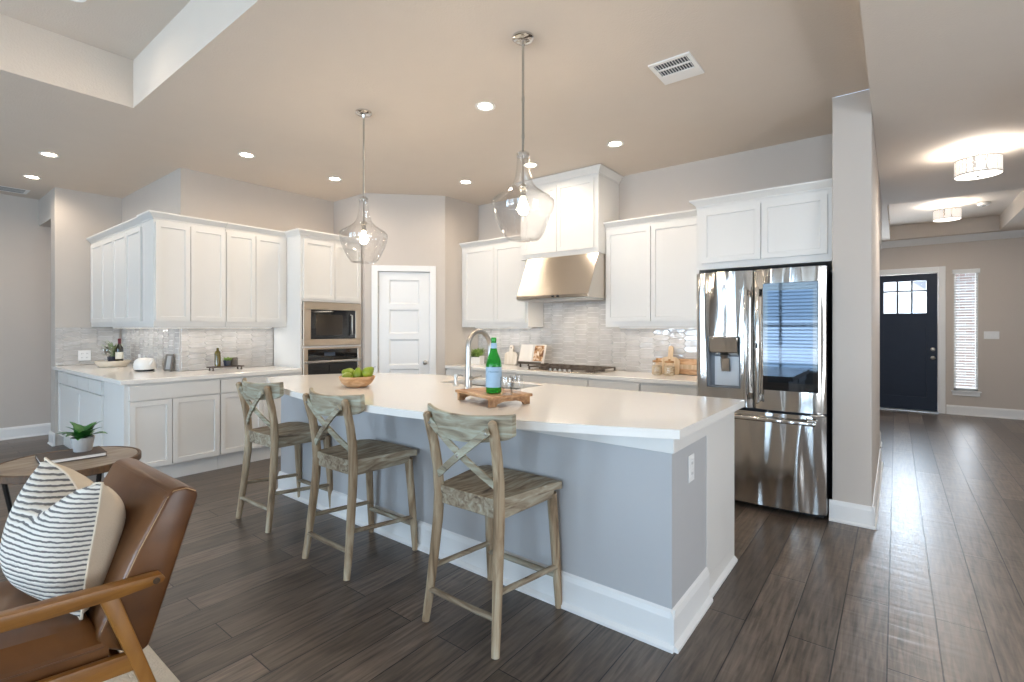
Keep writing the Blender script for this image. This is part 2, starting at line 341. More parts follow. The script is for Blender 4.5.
# ------------------------------------------------------------------ mesh helpers
class MB:
    def __init__(self): self.bm = bmesh.new()
    def merge(self, t, M=None):
        if M is not None: bmesh.ops.transform(t, matrix=M, verts=t.verts)
        me = bpy.data.meshes.new('tmp'); t.to_mesh(me); t.free()
        self.bm.from_mesh(me); bpy.data.meshes.remove(me)
        return self
    def box(self, x0, x1, y0, y1, z0, z1, bevel=0.0, seg=1, M=None):
        t = bmesh.new()
        bmesh.ops.create_cube(t, size=1.0)
        bmesh.ops.transform(t, matrix=Matrix.Translation(((x0 + x1) / 2, (y0 + y1) / 2, (z0 + z1) / 2)) @ Matrix.Diagonal((x1 - x0, y1 - y0, z1 - z0, 1)), verts=t.verts)
        if bevel: bmesh.ops.bevel(t, geom=t.edges[:], offset=bevel, segments=seg, profile=0.5, affect='EDGES')
        return self.merge(t, M)
    def prism(self, pts, axis, a0, a1, bevel=0.0, seg=1, M=None):
        """extrude a 2-D outline along an axis: 'x' takes (y,z), 'y' takes (x,z), 'z' takes (x,y)"""
        t = bmesh.new()
        def v(p, a):
            return {'x': (a, p[0], p[1]), 'y': (p[0], a, p[1]), 'z': (p[0], p[1], a)}[axis]
        A = [t.verts.new(v(p, a0)) for p in pts]; B = [t.verts.new(v(p, a1)) for p in pts]
        n = len(pts)
        t.faces.new(A); t.faces.new(B[::-1])
        for i in range(n): t.faces.new((A[i], B[i], B[(i + 1) % n], A[(i + 1) % n]))
        bmesh.ops.recalc_face_normals(t, faces=t.faces)
        if bevel: bmesh.ops.bevel(t, geom=t.edges[:], offset=bevel, segments=seg, profile=0.5, affect='EDGES')
        return self.merge(t, M)
    def lathe(self, prof, n=24, M=None, cap=True):
        t = bmesh.new(); rings = []
        for (r, z) in prof:
            rings.append([t.verts.new((r * math.cos(2 * PI * i / n), r * math.sin(2 * PI * i / n), z)) for i in range(n)] if r > 1e-5 else [t.verts.new((0, 0, z))])
        for a, b in zip(rings, rings[1:]):
            for i in range(n):
                j = (i + 1) % n
                if len(a) == 1 and len(b) == 1: break
                if len(a) == 1: t.faces.new((a[0], b[i], b[j]))
                elif len(b) == 1: t.faces.new((a[i], a[j], b[0]))
                else: t.faces.new((a[i], a[j], b[j], b[i]))
        if cap:
            for rg in (rings[0], rings[-1]):
                if len(rg) > 1: t.faces.new(rg)
        bmesh.ops.recalc_face_normals(t, faces=t.faces)
        return self.merge(t, M)
    def cyl(self, r, z0, z1, n=20, M=None): return self.lathe([(r, z0), (r, z1)], n, M)
    def tube(self, path, rad, n=10, closed=False, flat=1.0):
        """swept tube along points; rad is a number or a list"""
        P = [Vector(p) for p in path]; k = len(P)
        R = rad if isinstance(rad, (list, tuple)) else [rad] * k
        t = bmesh.new(); rings = []
        up = Vector((0, 0, 1))
        d0 = (P[1] - P[0]).normalized()
        if abs(d0.dot(up)) > 0.95: up = Vector((1, 0, 0))
        a = d0.cross(up).normalized()
        for i in range(k):
            if closed: d = (P[(i + 1) % k] - P[i - 1]).normalized()
            else: d = (P[min(i + 1, k - 1)] - P[max(i - 1, 0)]).normalized()
            a = (a - d * a.dot(d)).normalized(); b = d.cross(a)
            rings.append([t.verts.new(P[i] + (a * math.cos(2 * PI * j / n) + b * flat * math.sin(2 * PI * j / n)) * R[i]) for j in range(n)])
        pr = list(zip(rings, rings[1:])) + ([(rings[-1], rings[0])] if closed else [])
        for r0, r1 in pr:
            for j in range(n): t.faces.new((r0[j], r0[(j + 1) % n], r1[(j + 1) % n], r1[j]))
        if not closed: t.faces.new(rings[0][::-1]); t.faces.new(rings[-1])
        bmesh.ops.recalc_face_normals(t, faces=t.faces)
        return self.merge(t)
    def sphere(self, c, r, sx=1, sy=1, sz=1, u=20, v=12):
        t = bmesh.new(); bmesh.ops.create_uvsphere(t, u_segments=u, v_segments=v, radius=r)
        return self.merge(t, Matrix.Translation(c) @ Matrix.Diagonal((sx, sy, sz, 1)))
    def loft(self, sections, M=None):
        """bridge successive rings of 3-D points, capped"""
        t = bmesh.new(); R = [[t.verts.new(p) for p in s] for s in sections]; n = len(R[0])
        for a, b in zip(R, R[1:]):
            for i in range(n): t.faces.new((a[i], a[(i + 1) % n], b[(i + 1) % n], b[i]))
        t.faces.new(R[0][::-1]); t.faces.new(R[-1])
        bmesh.ops.recalc_face_normals(t, faces=t.faces)
        return self.merge(t, M)
    def xf(self, M): bmesh.ops.transform(self.bm, matrix=M, verts=self.bm.verts); return self
    def obj(self, name, m, parent=None, smooth=False, loc=None, rz=0.0):
        me = bpy.data.meshes.new(name); self.bm.to_mesh(me); self.bm.free()
        o = bpy.data.objects.new(name, me); COL.objects.link(o)
        me.materials.append(m)
        if smooth:
            for p in me.polygons: p.use_smooth = True
            try: me.set_sharp_from_angle(angle=math.radians(38))
            except Exception: pass
        if parent: o.parent = parent
        if loc: o.location = loc
        if rz: o.rotation_euler = (0, 0, rz)
        return o
def T(x, y, z): return Matrix.Translation((x, y, z))
def Rx(a): return Matrix.Rotation(a, 4, 'X')
def Ry(a): return Matrix.Rotation(a, 4, 'Y')
def Rz(a): return Matrix.Rotation(a, 4, 'Z')

def thing(name, label, cat, loc=(0, 0, 0), rz=0.0, group=None):
    o = bpy.data.objects.new(name, None); COL.objects.link(o)
    o.empty_display_size = 0.1
    o.location = loc; o.rotation_euler = (0, 0, rz); o['label'] = label; o['category'] = cat
    if group: o['group'] = group
    return o
def tag(o, label, cat, group=None):
    o['label'] = label; o['category'] = cat
    if group: o['group'] = group
    return o
def struct(o, label=None):
    o['kind'] = 'structure'
    if label: o['label'] = label
    return o
def dup(root, loc, rz, label, group=None):
    r = root.copy(); COL.objects.link(r); r.location = loc; r.rotation_euler = (0, 0, rz); r['label'] = label
    if group: r['group'] = group
    for ch in list(root.children):
        c = ch.copy(); COL.objects.link(c); c.parent = r
        for g in list(ch.children):
            d = g.copy(); COL.objects.link(d); d.parent = c
    return r

# ------------------------------------------------------------------ room shell
H = 3.05; HH = 2.87
struct(MB().box(-9.2, 3.6, -4.9, 11.0, -0.10, 0.0).obj('floor', M_floor))
# left wall, its alcove, the short wall by the opening
struct(MB().box(-5.96, -5.84, 1.93, 3.69, 0, H).obj('wall_left', M_wall))
struct(MB().box(-7.82, -5.961, 1.93, 2.05, 0, H).obj('wall_alcove', M_wall))
struct(MB().box(-8.05, -7.821, 1.29, 2.05, 0, H).obj('wall_alcove_side', M_wall))
struct(MB().box(-8.75, -8.051, 1.29, 1.45, 2.71, H).obj('wall_opening_header', M_wall))
struct(MB().box(-8.9, -8.75, -4.75, 4.6, 0, H).obj('wall_far_left', M_wall))
struct(MB().box(-8.749, -8.06, 4.4, 4.52, 0, H).obj('wall_passage', M_wall))
# corner pantry: return, diagonal with a door opening, side
struct(MB().box(-5.96, -5.16, 3.691, 3.77, 0, H).obj('wall_pantry_return', M_wall))
DG = math.sqrt(0.5)
dgM = T(-5.16, 3.69, 0) @ Rz(PI / 4)            # local x runs along the diagonal, local -y faces the kitchen
LDG = 0.976
pw = MB()
d0, d1 = 0.155, 0.79
pw.box(0.0, d0, 0, 0.1, 0, H, M=dgM).box(d1, LDG - 0.001, 0, 0.1, 0, H, M=dgM).box(d0, d1, 0, 0.1, 2.09, H, M=dgM)
struct(pw.obj('wall_pantry_front', M_wall))
struct(MB().box(-4.53, -4.47, 4.382, 5.01, 0, H).obj('wall_pantry_side', M_wall))
struct(MB().box(-4.59, -0.365, 5.011, 5.13, 0, H).obj('wall_back', M_wall))
# thick end wall beside the refrigerator and its continuation down the hall
struct(MB().box(-0.364, -0.132, 4.235, 6.34, 0, H, 0.006, 2).obj('wall_hall_left', M_wall))
struct(MB().box(-0.364, -0.160, 7.15, 7.45, 0, HH + 0.2, 0.006, 2).obj('wall_hall_end', M_wall))
struct(MB().box(-0.364, -0.132, 6.341, 7.149, 2.3, HH + 0.2).obj('wall_hall_header', M_wall))
struct(MB().box(-0.9, -0.366, 6.8, 7.0, 0, HH).obj('wall_hall_recess', M_wall))
struct(MB().box(-1.02, -0.9, 6.0, 10.66, 0, HH + 0.3).obj('wall_foyer_left', M_wall))
fw = MB()   # front wall of the house with door and sidelight openings
DX0, DX1 = -0.37, 0.545
SX0, SX1 = 0.735, 1.025
fw.box(-1.02, DX0, 10.66, 10.80, 0, HH + 0.3).box(DX0, DX1, 10.66, 10.80, 2.305, HH + 0.3).box(DX1, SX0, 10.66, 10.80, 0, HH + 0.3)
fw.box(SX0, SX1, 10.66, 10.80, 0, 0.39).box(SX0, SX1, 10.66, 10.80, 2.32, HH + 0.3).box(SX1, 3.5, 10.66, 10.80, 0, HH + 0.3)
struct(fw.obj('wall_front_door', M_wall))
# right wall with a dining window, rear wall with three windows
rw = MB()
rw.box(3.25, 3.4, -4.75, 0.6, 0, H).box(3.25, 3.4, 2.6, 10.66, 0, H).box(3.25, 3.4, 0.6, 2.6, 0, 0.5).box(3.25, 3.4, 0.6, 2.6, 2.4, H)
struct(rw.obj('wall_right', M_wall))
bw = MB(); edges = [-8.9] + [v for ab in WINDOWS for v in ab] + [3.4]
for i in range(0, len(edges), 2): bw.box(edges[i], edges[i + 1], -4.75, -4.6, 0, H)
for (a, b) in WINDOWS: bw.box(a, b, -4.75, -4.6, 0, 0.4).box(a, b, -4.75, -4.6, 2.5, H)
struct(bw.obj('wall_rear', M_wall))
# ceilings
TX0, TX1, TY0, TY1, TZ = -4.55, -0.7, -3.2, 1.19, 3.41
cl = MB()
cl.box(-8.9, TX0, -4.75, 5.13, H, H + 0.1).box(TX1, -0.131, -4.75, 4.235, H, H + 0.1).box(TX0, TX1, TY1, 5.13, H, H + 0.1).box(TX0, TX1, -4.75, TY0, H, H + 0.1)
cl.box(TX1, -0.365, 4.235, 5.13, H, H + 0.1)
cl.box(TX0 - 0.05, TX0, TY0, TY1, H + 0.1, TZ).box(TX1, TX1 + 0.05, TY0, TY1, H + 0.1, TZ)
cl.box(TX0 - 0.05, TX1 + 0.05, TY0 - 0.05, TY0, H + 0.1, TZ).box(TX0 - 0.05, TX1 + 0.05, TY1, TY1 + 0.05, H + 0.1, TZ)
cl.box(TX0 - 0.05, TX1 + 0.05, TY0 - 0.05, TY1 + 0.05, TZ, TZ + 0.08)
struct(cl.obj('ceiling', M_ceil))
UX0, UX1, UY0, UY1, UZ = -0.08, 1.24, 7.45, 10.45, 3.10
ch = MB()
ch.box(-0.13, 3.4, -4.75, UY0, HH, H + 0.1).box(-1.02, UX0, UY0, 10.66, HH, H + 0.1).box(UX1, 3.4, UY0, 10.66, HH, H + 0.1).box(UX0, UX1, UY1, 10.66, HH, H + 0.1)
ch.box(-1.02, -0.131, 6.341, UY0, HH + 0.001, H + 0.1)
ch.box(UX0, UX1, UY0, UY1, UZ, H + 0.1)
struct(ch.obj('ceiling_hall', M_ceil))
# baseboards
def base_run(name, pts, h=0.15, t=0.016):
    """baseboard with a small cap and shoe along straight floor segments ((x0,y0),(x1,y1), normal)"""
    mb = MB()
    for (p, q, n) in pts:
        p = Vector((p[0], p[1], 0)); q = Vector((q[0], q[1], 0)); n = Vector((n[0], n[1], 0)).normalized()
        d = (q - p); Lh = d.length; d.normalize()
        M = Matrix(((d.x, n.x, 0, p.x), (d.y, n.y, 0, p.y), (0, 0, 1, 0), (0, 0, 0, 1)))
        mb.prism([(0.0005, 0.0005), (t + 0.012, 0.0005), (t + 0.012, 0.012), (t, 0.022), (t, h - 0.03), (t - 0.005, h - 0.012), (0.005, h), (0.0005, h)], 'x', 0, Lh, M=M)
    return struct(mb.obj(name, M_trim))
base_run('baseboard_far_left', [((-8.75, 4.4), (-8.75, -4.6), (1, 0))])
base_run('baseboard_alcove', [((-8.066, 1.29), (-7.805, 1.29), (0, -1))])
base_run('baseboard_hall_left', [((-0.382, 4.235), (-0.114, 4.235), (0, -1)), ((-0.132, 4.219), (-0.132, 6.34), (1, 0)), ((-0.160, 7.14), (-0.160, 7.46), (1, 0)), ((-0.364, 7.15), (-0.144, 7.15), (0, -1))])
base_run('baseboard_front', [((-0.9, 10.66), (DX0 - 0.1, 10.66), (0, -1)), ((DX1 + 0.1, 10.66), (3.25, 10.66), (0, -1))])
base_run('baseboard_right', [((3.25, -4.6), (3.25, 10.64), (-1, 0))])
base_run('baseboard_rear', [((-8.7, -4.6), (3.2, -4.6), (0, 1))])
base_run('baseboard_pantry', [((-5.1, 3.75), (-5.06, 3.79), (1, -1)), ((-4.59, 4.26), (-4.49, 4.36), (1, -1))])
# crown moulding at the front-door wall
cm = MB(); cm.prism([(10.659, HH - 0.105), (10.659, HH - 0.001), (10.56, HH - 0.001), (10.575, HH - 0.03), (10.63, HH - 0.09)], 'x', -0.89, 3.24)
struct(cm.obj('trim_1', M_trim))
# windows (behind the camera and on the dining side)
def window(name, mx, w, h, blind=True):
    mb = MB(); t = 0.05
    mb.box(-w / 2 + 0.002, w / 2 - 0.002, -0.03, 0.03, 0.002, t).box(-w / 2 + 0.002, w / 2 - 0.002, -0.03, 0.03, h - t, h - 0.002)
    mb.box(-w / 2 + 0.002, -w / 2 + t, -0.03, 0.03, t, h - t).box(w / 2 - t, w / 2 - 0.002, -0.03, 0.03, t, h - t)
    mb.box(-w / 2 + t, w / 2 - t, -0.02, 0.02, h / 2 - 0.025, h / 2 + 0.025).box(-0.03, 0.03, -0.02, 0.02, t, h - t)
    mb.xf(mx); o = struct(mb.obj(name, M_trim))
    g = MB(); g.box(-w / 2 + t, w / 2 - t, -0.004, 0.004, t, h - t).xf(mx); g.obj('window_pane', M_pane, o)
    if blind:
        s = MB(); z = h - 0.06
        while z > 0.08:
            s.box(-w / 2 + 0.06, w / 2 - 0.06, -0.028, 0.028, -0.0015, 0.0015, M=T(0, 0.065, z) @ Rx(-0.5)); z -= 0.078
        s.xf(mx); s.obj('window_blind', M_slat, o)
for i, (a, b) in enumerate(WINDOWS): window('window_%d' % (i + 1), T((a + b) / 2, -4.62, 0.4), b - a, 2.1, i == 1)
window('window_4', T(3.31, 1.6, 0.5) @ Rz(PI / 2), 2.0, 1.9, False)

# front door with six panes, casing, knob and deadbolt
def casing(name, x0, x1, h, y, w=0.09, t=0.018, M=None):
    mb = MB()
    mb.box(x0 - w, x0, y - t, y - 0.0005, 0.001, h + w, 0.003).box(x1, x1 + w, y - t, y - 0.0005, 0.001, h + w, 0.003).box(x0, x1, y - t, y - 0.0005, h, h + w, 0.003)
    if M is not None: mb.xf(M)
    return mb.obj(name, M_trim)
struct(casing('trim_2', DX0, DX1, 2.305, 10.66))
dd = MB(); dx0, dx1 = DX0 + 0.006, DX1 - 0.006; pz0, pz1 = 1.64, 2.18; px0, px1 = -0.17, 0.40
dd.box(dx0, px0, 10.70, 10.745, 0.02, 2.295).box(px1, dx1, 10.70, 10.745, 0.02, 2.295).box(px0, px1, 10.70, 10.745, pz1, 2.295).box(px0, px1, 10.70, 10.745, 1.42, pz0)
dd.box(px0, px1, 10.70, 10.745, 0.02, 0.24).box(0.085, 0.145, 10.70, 10.745, 0.24, 1.42)
dd.box(px0, 0.085, 10.715, 10.735, 0.24, 1.42).box(0.145, px1, 10.715, 10.735, 0.24, 1.42)
for xx in (px0 + 0.19, px0 + 0.38): dd.box(xx - 0.012, xx + 0.012, 10.703, 10.742, pz0, pz1)
dd.box(px0, px1, 10.703, 10.742, 2.0, 2.024)
door = struct(dd.obj('door_1', M_navy), 'navy front door with six glass panes')
MB().box(px0, px1, 10.722, 10.728, pz0, pz1).obj('door_pane', M_pane, door)
kb = MB(); Mk = Rx(PI / 2)
kb.lathe([(0.03, 0), (0.03, 0.01), (0.012, 0.014), (0.012, 0.04), (0.028, 0.05), (0.03, 0.065), (0.018, 0.075), (0, 0.077)], 16, T(0.48, 10.699, 0.90) @ Mk)
kb.obj('door_knob', M_nickel, door, True)
MB().lathe([(0.03, 0), (0.03, 0.012), (0.014, 0.018), (0, 0.02)], 16, T(0.48, 10.699, 1.04) @ Mk).obj('deadbolt', M_nickel, door, True)
struct(MB().box(DX0, DX1, 10.60, 10.79, 0.001, 0.018).obj('trim_3', M_nickel))
# sidelight window with its blind, sill and apron
sw = MB(); sw.box(SX0, SX0 + 0.03, 10.70, 10.76, 0.39, 2.32).box(SX1 - 0.03, SX1, 10.70, 10.76, 0.39, 2.32).box(SX0, SX1, 10.70, 10.76, 0.39, 0.43).box(SX0, SX1, 10.70, 10.76, 2.28, 2.32)
sw.box(SX0 - 0.035, SX1 + 0.035, 10.62, 10.70, 0.37, 0.39, 0.004).box(SX0 - 0.02, SX1 + 0.02, 10.643, 10.6595, 0.31, 0.37, 0.003)
sl = struct(sw.obj('window_5', M_trim))
MB().box(SX0 + 0.03, SX1 - 0.03, 10.735, 10.741, 0.43, 2.28).obj('window_pane', M_pane, sl)
bl = thing('window_blind', 'narrow white slatted blind in the sidelight right of the front door', 'blind', (0.88, 10.675, 0.4))
MB().box(-0.165, 0.165, -0.04, 0.015, 1.86, 1.93, 0.005).obj('valance', M_slat, bl)
s = MB(); z = 0.05
while z < 1.85:
    s.box(-0.138, 0.138, -0.02, 0.02, -0.0012, 0.0012, M=T(0, 0.008, z) @ Rx(0.32)); z += 0.043
s.obj('slats', M_slat, bl)
MB().box(-0.138, 0.138, -0.01, 0.02, 0.012, 0.032, 0.004).obj('bottom_rail', M_slat, bl)
MB().tube([(-0.08, -0.025, 1.85), (-0.08, -0.03, 1.3)], 0.004, 6).obj('tilt_wand', M_slat, bl)
# porch outside
struct(MB().box(0.6, 1.6, 12.2, 12.5, 0, 3.2).obj('wall_porch', M_brick))
pg = MB(); pg.prism([(0.55, 2.2), (-1.2, 3.6), (-1.2, 3.9), (0.75, 2.35)], 'y', 14.0, 14.3)
struct(pg.obj('trim_4', M_porch))

# pantry door (five panels) with casing, hinges and knob
struct(casing('trim_5', d0, d1, 2.09, 0.0, 0.075, 0.018, dgM))
pd = MB(); y0, y1 = 0.012, 0.05
pz = [0.12, 0.50, 0.55, 0.88, 0.93, 1.25, 1.32, 1.62, 1.69, 1.99]
a, b = d0 + 0.004, d1 - 0.004
pd.box(a, a + 0.13, y0, y1, 0.01, 2.085).box(b - 0.13, b, y0, y1, 0.01, 2.085)
prev = 0.01
for i in range(0, 10, 2):
    pd.box(a + 0.13, b - 0.13, y0, y1, prev, pz[i]); prev = pz[i + 1]
    t = bmesh.new()
    x0_, x1_, z0_, z1_ = a + 0.13, b - 0.13, pz[i], pz[i + 1]
    o1 = [t.verts.new(v) for v in ((x0_, y0, z0_), (x1_, y0, z0_), (x1_, y0, z1_), (x0_, y0, z1_))]
    c = 0.018
    o2 = [t.verts.new(v) for v in ((x0_ + c, y0 + 0.014, z0_ + c), (x1_ - c, y0 + 0.014, z0_ + c), (x1_ - c, y0 + 0.014, z1_ - c), (x0_ + c, y0 + 0.014, z1_ - c))]
    for k in range(4): t.faces.new((o1[k], o1[(k + 1) % 4], o2[(k + 1) % 4], o2[k]))
    t.faces.new(o2)
    pd.merge(t)
pd.box(a + 0.13, b - 0.13, y0, y1, prev, 2.085)
pd.xf(dgM); pdo = struct(pd.obj('door_2', M_trim), 'white panelled pantry door')
for zz in (0.35, 1.05, 1.82): MB().cyl(0.007, zz, zz + 0.09, 8, dgM @ T(a - 0.002, -0.006, 0)).obj('hinge', M_nickel, pdo, True)
MB().lathe([(0.026, 0), (0.026, 0.008), (0.01, 0.012), (0.01, 0.035), (0.026, 0.045), (0.027, 0.058), (0.015, 0.067), (0, 0.068)], 16, dgM @ T(b - 0.055, y0, 0.96) @ Rx(PI / 2)).obj('door_knob', M_nickel, pdo, True)

# ------------------------------------------------------------------ cabinetry (local: x along the front, -y outward, origin at left front floor corner of the carcass)
def shaker(mb, x0, x1, z0, z1, rail=0.062, t=0.02, flat=False):
    """one overlay door or drawer front standing on the carcass face y = 0"""
    tb = bmesh.new()
    bmesh.ops.create_cube(tb, size=1.0)
    bmesh.ops.transform(tb, matrix=T((x0 + x1) / 2, -t / 2 - 0.001, (z0 + z1) / 2) @ Matrix.Diagonal((x1 - x0, t, z1 - z0, 1)), verts=tb.verts)
    tb.faces.ensure_lookup_table()
    f = min(tb.faces, key=lambda q: q.calc_center_median().y)
    if not flat:
        bmesh.ops.inset_region(tb, faces=[f], thickness=rail, depth=0)
        bmesh.ops.inset_region(tb, faces=[f], thickness=0.004, depth=0)
        bmesh.ops.translate(tb, verts=f.verts, vec=(0, 0.010, 0))
    mb.merge(tb)
def crown(mb, x0, x1, y0, z, left, right, out=0.05, h=0.065, back=0.0):
    """splayed crown; left / right say whether that end returns"""
    l = out if left else 0; r = out if right else 0
    for (za, zb, oa, ob) in ((0, 0.012, 0.006, 0.006), (0.012, h - 0.014, 0.006, out - 0.006), (h - 0.014, h, out, out)):
        la = oa if left else 0; ra = oa if right else 0; lb = ob if left else 0; rb = ob if right else 0
        mb.loft([[(x0 - la, y0 - oa, z + za), (x1 + ra, y0 - oa, z + za), (x1 + ra, back, z + za), (x0 - la, back, z + za)],
                 [(x0 - lb, y0 - ob, z + zb), (x1 + rb, y0 - ob, z + zb), (x1 + rb, back, z + zb), (x0 - lb, back, z + zb)]])
def cabinet(name, label, loc, rz, w, depth, z0, z1, doors=(), drawers=(), kick=0.0, crown_ends=None, group=None, crown_h=0.065, crown_out=0.05, knobless=True, cat='cabinet', rail_below=0.0):
    t = thing(name, label, cat, loc, rz, group)
    g = 0.0006
    b = MB()
    b.box(g, w - g, 0, depth, z0 + kick, z1, 0.0015)
    if rail_below: b.box(g, w - g, 0.0, 0.02, z0 - rail_below, z0 - 0.0004)
    b.obj('carcass', M_white, t)
    if kick:
        MB().box(g, w - g, 0.045, depth, 0.001, kick - 0.0004).obj('toe_kick', M_white, t)
    for (a, c, e, f) in doors:
        m = MB(); shaker(m, a, c, e, f); m.obj('door', M_white, t)
    for (a, c, e, f) in drawers:
        m = MB(); shaker(m, a, c, e, f, flat=True); m.obj('drawer', M_white, t)
    if crown_ends is not None:
        m = MB(); crown(m, g, w - g, 0, z1 + 0.0004, crown_ends[0], crown_ends[1], crown_out, crown_h, depth); m.obj('crown', M_white, t)
    return t
ZU0, ZU1 = 1.40, 2.42
DU0, DU1 = 1.455, 2.392
# left wall uppers (rz = 90: local x -> +y, front -> +x)
R90 = PI / 2
cabinet('upper_cabinet', 'white two-door upper cabinet at the outside corner, above the plain stretch of left counter', (-5.52, 1.60, 0), R90, 0.63, 0.31, ZU0, ZU1,
        doors=[(0.012, 0.302, DU0, DU1), (0.308, 0.627, DU0, DU1)], crown_ends=(True, False), group='white upper cabinets')
cabinet('upper_cabinet', 'white two-door upper cabinet directly left of the oven tower', (-5.52, 2.232, 0), R90, 0.655, 0.31, ZU0, ZU1,
        doors=[(0.004, 0.30, DU0, DU1), (0.306, 0.605, DU0, DU1)], crown_ends=(False, False), group='white upper cabinets')
cabinet('upper_cabinet', 'white upper cabinet round the corner in the alcove, farther half above the wine tray', (-7.81, 1.62, 0), 0, 0.985, 0.30, ZU0, ZU1,
        doors=[(0.07, 0.525, DU0, DU1), (0.531, 0.982, DU0, DU1)], crown_ends=(False, False), group='white upper cabinets')
cabinet('upper_cabinet', 'white upper cabinet round the corner in the alcove, half nearest the outside corner', (-6.823, 1.62, 0), 0, 0.988, 0.30, ZU0, ZU1,
        doors=[(0.004, 0.455, DU0, DU1), (0.461, 0.925, DU0, DU1)], crown_ends=(False, False), group='white upper cabinets')
# base cabinets under the left counter
ZB = 0.900
cabinet('base_cabinet', 'white base cabinet at the counter corner with one wide drawer front over two doors', (-5.222, 1.30, 0), R90, 0.757, 0.60, 0, ZB,
        doors=[(0.035, 0.352, 0.155, 0.745), (0.358, 0.752, 0.155, 0.745)], drawers=[(0.035, 0.752, 0.757, 0.882)], kick=0.14, group='white base cabinets')
cabinet('base_cabinet', 'white base cabinet between the corner unit and the oven tower, behind the farthest stool', (-5.222, 2.058, 0), R90, 0.828, 0.60, 0, ZB,
        doors=[(0.006, 0.41, 0.155, 0.745), (0.416, 0.81, 0.155, 0.745)], drawers=[(0.006, 0.81, 0.757, 0.882)], kick=0.14, group='white base cabinets')
ret = cabinet('base_cabinet', 'white base cabinet in the alcove with a row of four small drawers', (-7.816, 1.32, 0), 0, 1.99, 0.60, 0, ZB,
        doors=[(0.10, 0.99, 0.155, 0.745), (0.996, 1.90, 0.155, 0.745)], drawers=[(0.10 + k * 0.452, 0.10 + k * 0.452 + 0.444, 0.757, 0.882) for k in range(4)], kick=0.14, group='white base cabinets')
# left countertop, L-shaped
ct = MB()
ct.prism([(-7.818, 1.27), (-5.19, 1.27), (-5.19, 2.885), (-5.838, 2.885), (-5.838, 1.928), (-7.818, 1.928)], 'z', 0.902, 0.942, 0.003)
tag(ct.obj('countertop', M_quartz), 'white L-shaped quartz countertop on the left base cabinets', 'countertop')
CTL = 0.9425
# oven tower
tw = thing('oven_tower', 'tall white cabinet tower housing the microwave and the wall oven', 'cabinet', (-5.222, 2.889, 0), R90)
b = MB(); b.box(0, 0.795, 0, 0.60, 1.69, 2.42, 0.0015).box(0, 0.02, 0, 0.60, 0.14, 1.69).box(0.775, 0.795, 0, 0.60, 0.14, 1.69).box(0.02, 0.775, 0.58, 0.60, 0.14, 1.69)
b.box(0.02, 0.775, 0, 0.58, 1.165, 1.185).box(0.02, 0.775, 0, 0.58, 0.14, 0.44)
b.obj('carcass', M_white, tw)
MB().box(0, 0.795, 0.045, 0.6, 0.001, 0.139).obj('toe_kick', M_white, tw)
for (a, c) in ((0.03, 0.412), (0.418, 0.775)):
    m = MB(); shaker(m, a, c, 1.715, 2.385); m.obj('door', M_white, tw)
m = MB(); shaker(m, 0.03, 0.775, 0.16, 0.43); m.obj('drawer', M_white, tw)
m = MB(); crown(m, 0, 0.794, 0, 2.4204, True, False, back=0.6); m.obj('crown', M_white, tw)
# built-in microwave with trim kit
mw = thing('microwave', 'built-in steel-framed microwave above the wall oven', 'microwave', (-5.222, 2.889, 1.187), R90)
m = MB(); X0, X1, Z1 = 0.024, 0.771, 0.498
m.box(X0, X1, -0.022, -0.001, 0, 0.075, 0.003).box(X0, X1, -0.022, -0.001, Z1 - 0.085, Z1, 0.003).box(X0, X0 + 0.09, -0.022, -0.001, 0.075, Z1 - 0.085, 0.002).box(X1 - 0.075, X1, -0.022, -0.001, 0.075, Z1 - 0.085, 0.002)
m.obj('trim_frame', M_oven, mw)
MB().box(0.115, 0.695, -0.018, 0.40, 0.077, Z1 - 0.087, 0.003).obj('door', M_blackglass, mw)
MB().box(0.175, 0.515, -0.0195, -0.0182, 0.12, Z1 - 0.14).obj('window', mat('mirrored_oven_glass', srgb(72, 66, 60), 0.05, 0.6, var=0.05), mw)
m = MB(); m.tube([(0.628, -0.02, 0.12), (0.628, -0.05, 0.125), (0.628, -0.05, 0.355), (0.628, -0.02, 0.36)], 0.009, 10); m.obj('handle', M_nickel, mw, True)
# wall oven
ov = thing('wall_oven', 'built-in wall oven with dark glass below the microwave', 'oven', (-5.222, 2.889, 0.442), R90)
m = MB(); m.box(X0, X0 + 0.055, -0.022, 0.5, 0, 0.722, 0.003).box(X1 - 0.045, X1, -0.022, 0.5, 0, 0.722, 0.003).box(X0 + 0.055, X1 - 0.045, -0.022, 0.5, 0, 0.03).box(X0, X1, -0.026, -0.0221, 0.705, 0.722)
m.obj('frame', M_oven, ov)
MB().box(X0 + 0.056, X1 - 0.046, -0.016, 0.4, 0.585, 0.70, 0.002).obj('control_panel', M_blackglass, ov)
MB().box(X0 + 0.056, X1 - 0.046, -0.018, 0.45, 0.032, 0.538, 0.002).obj('door', M_blackglass, ov)
m = MB(); m.box(X0 + 0.01, X1 - 0.01, -0.055, -0.023, 0.548, 0.575, 0.006, 2); m.obj('handle', M_nickel, ov, True)
m = MB(); m.box(0.28, 0.42, -0.0172, -0.0162, 0.625, 0.665); m.obj('display', mat('oven_display', srgb(60, 70, 84), 0.2), ov)

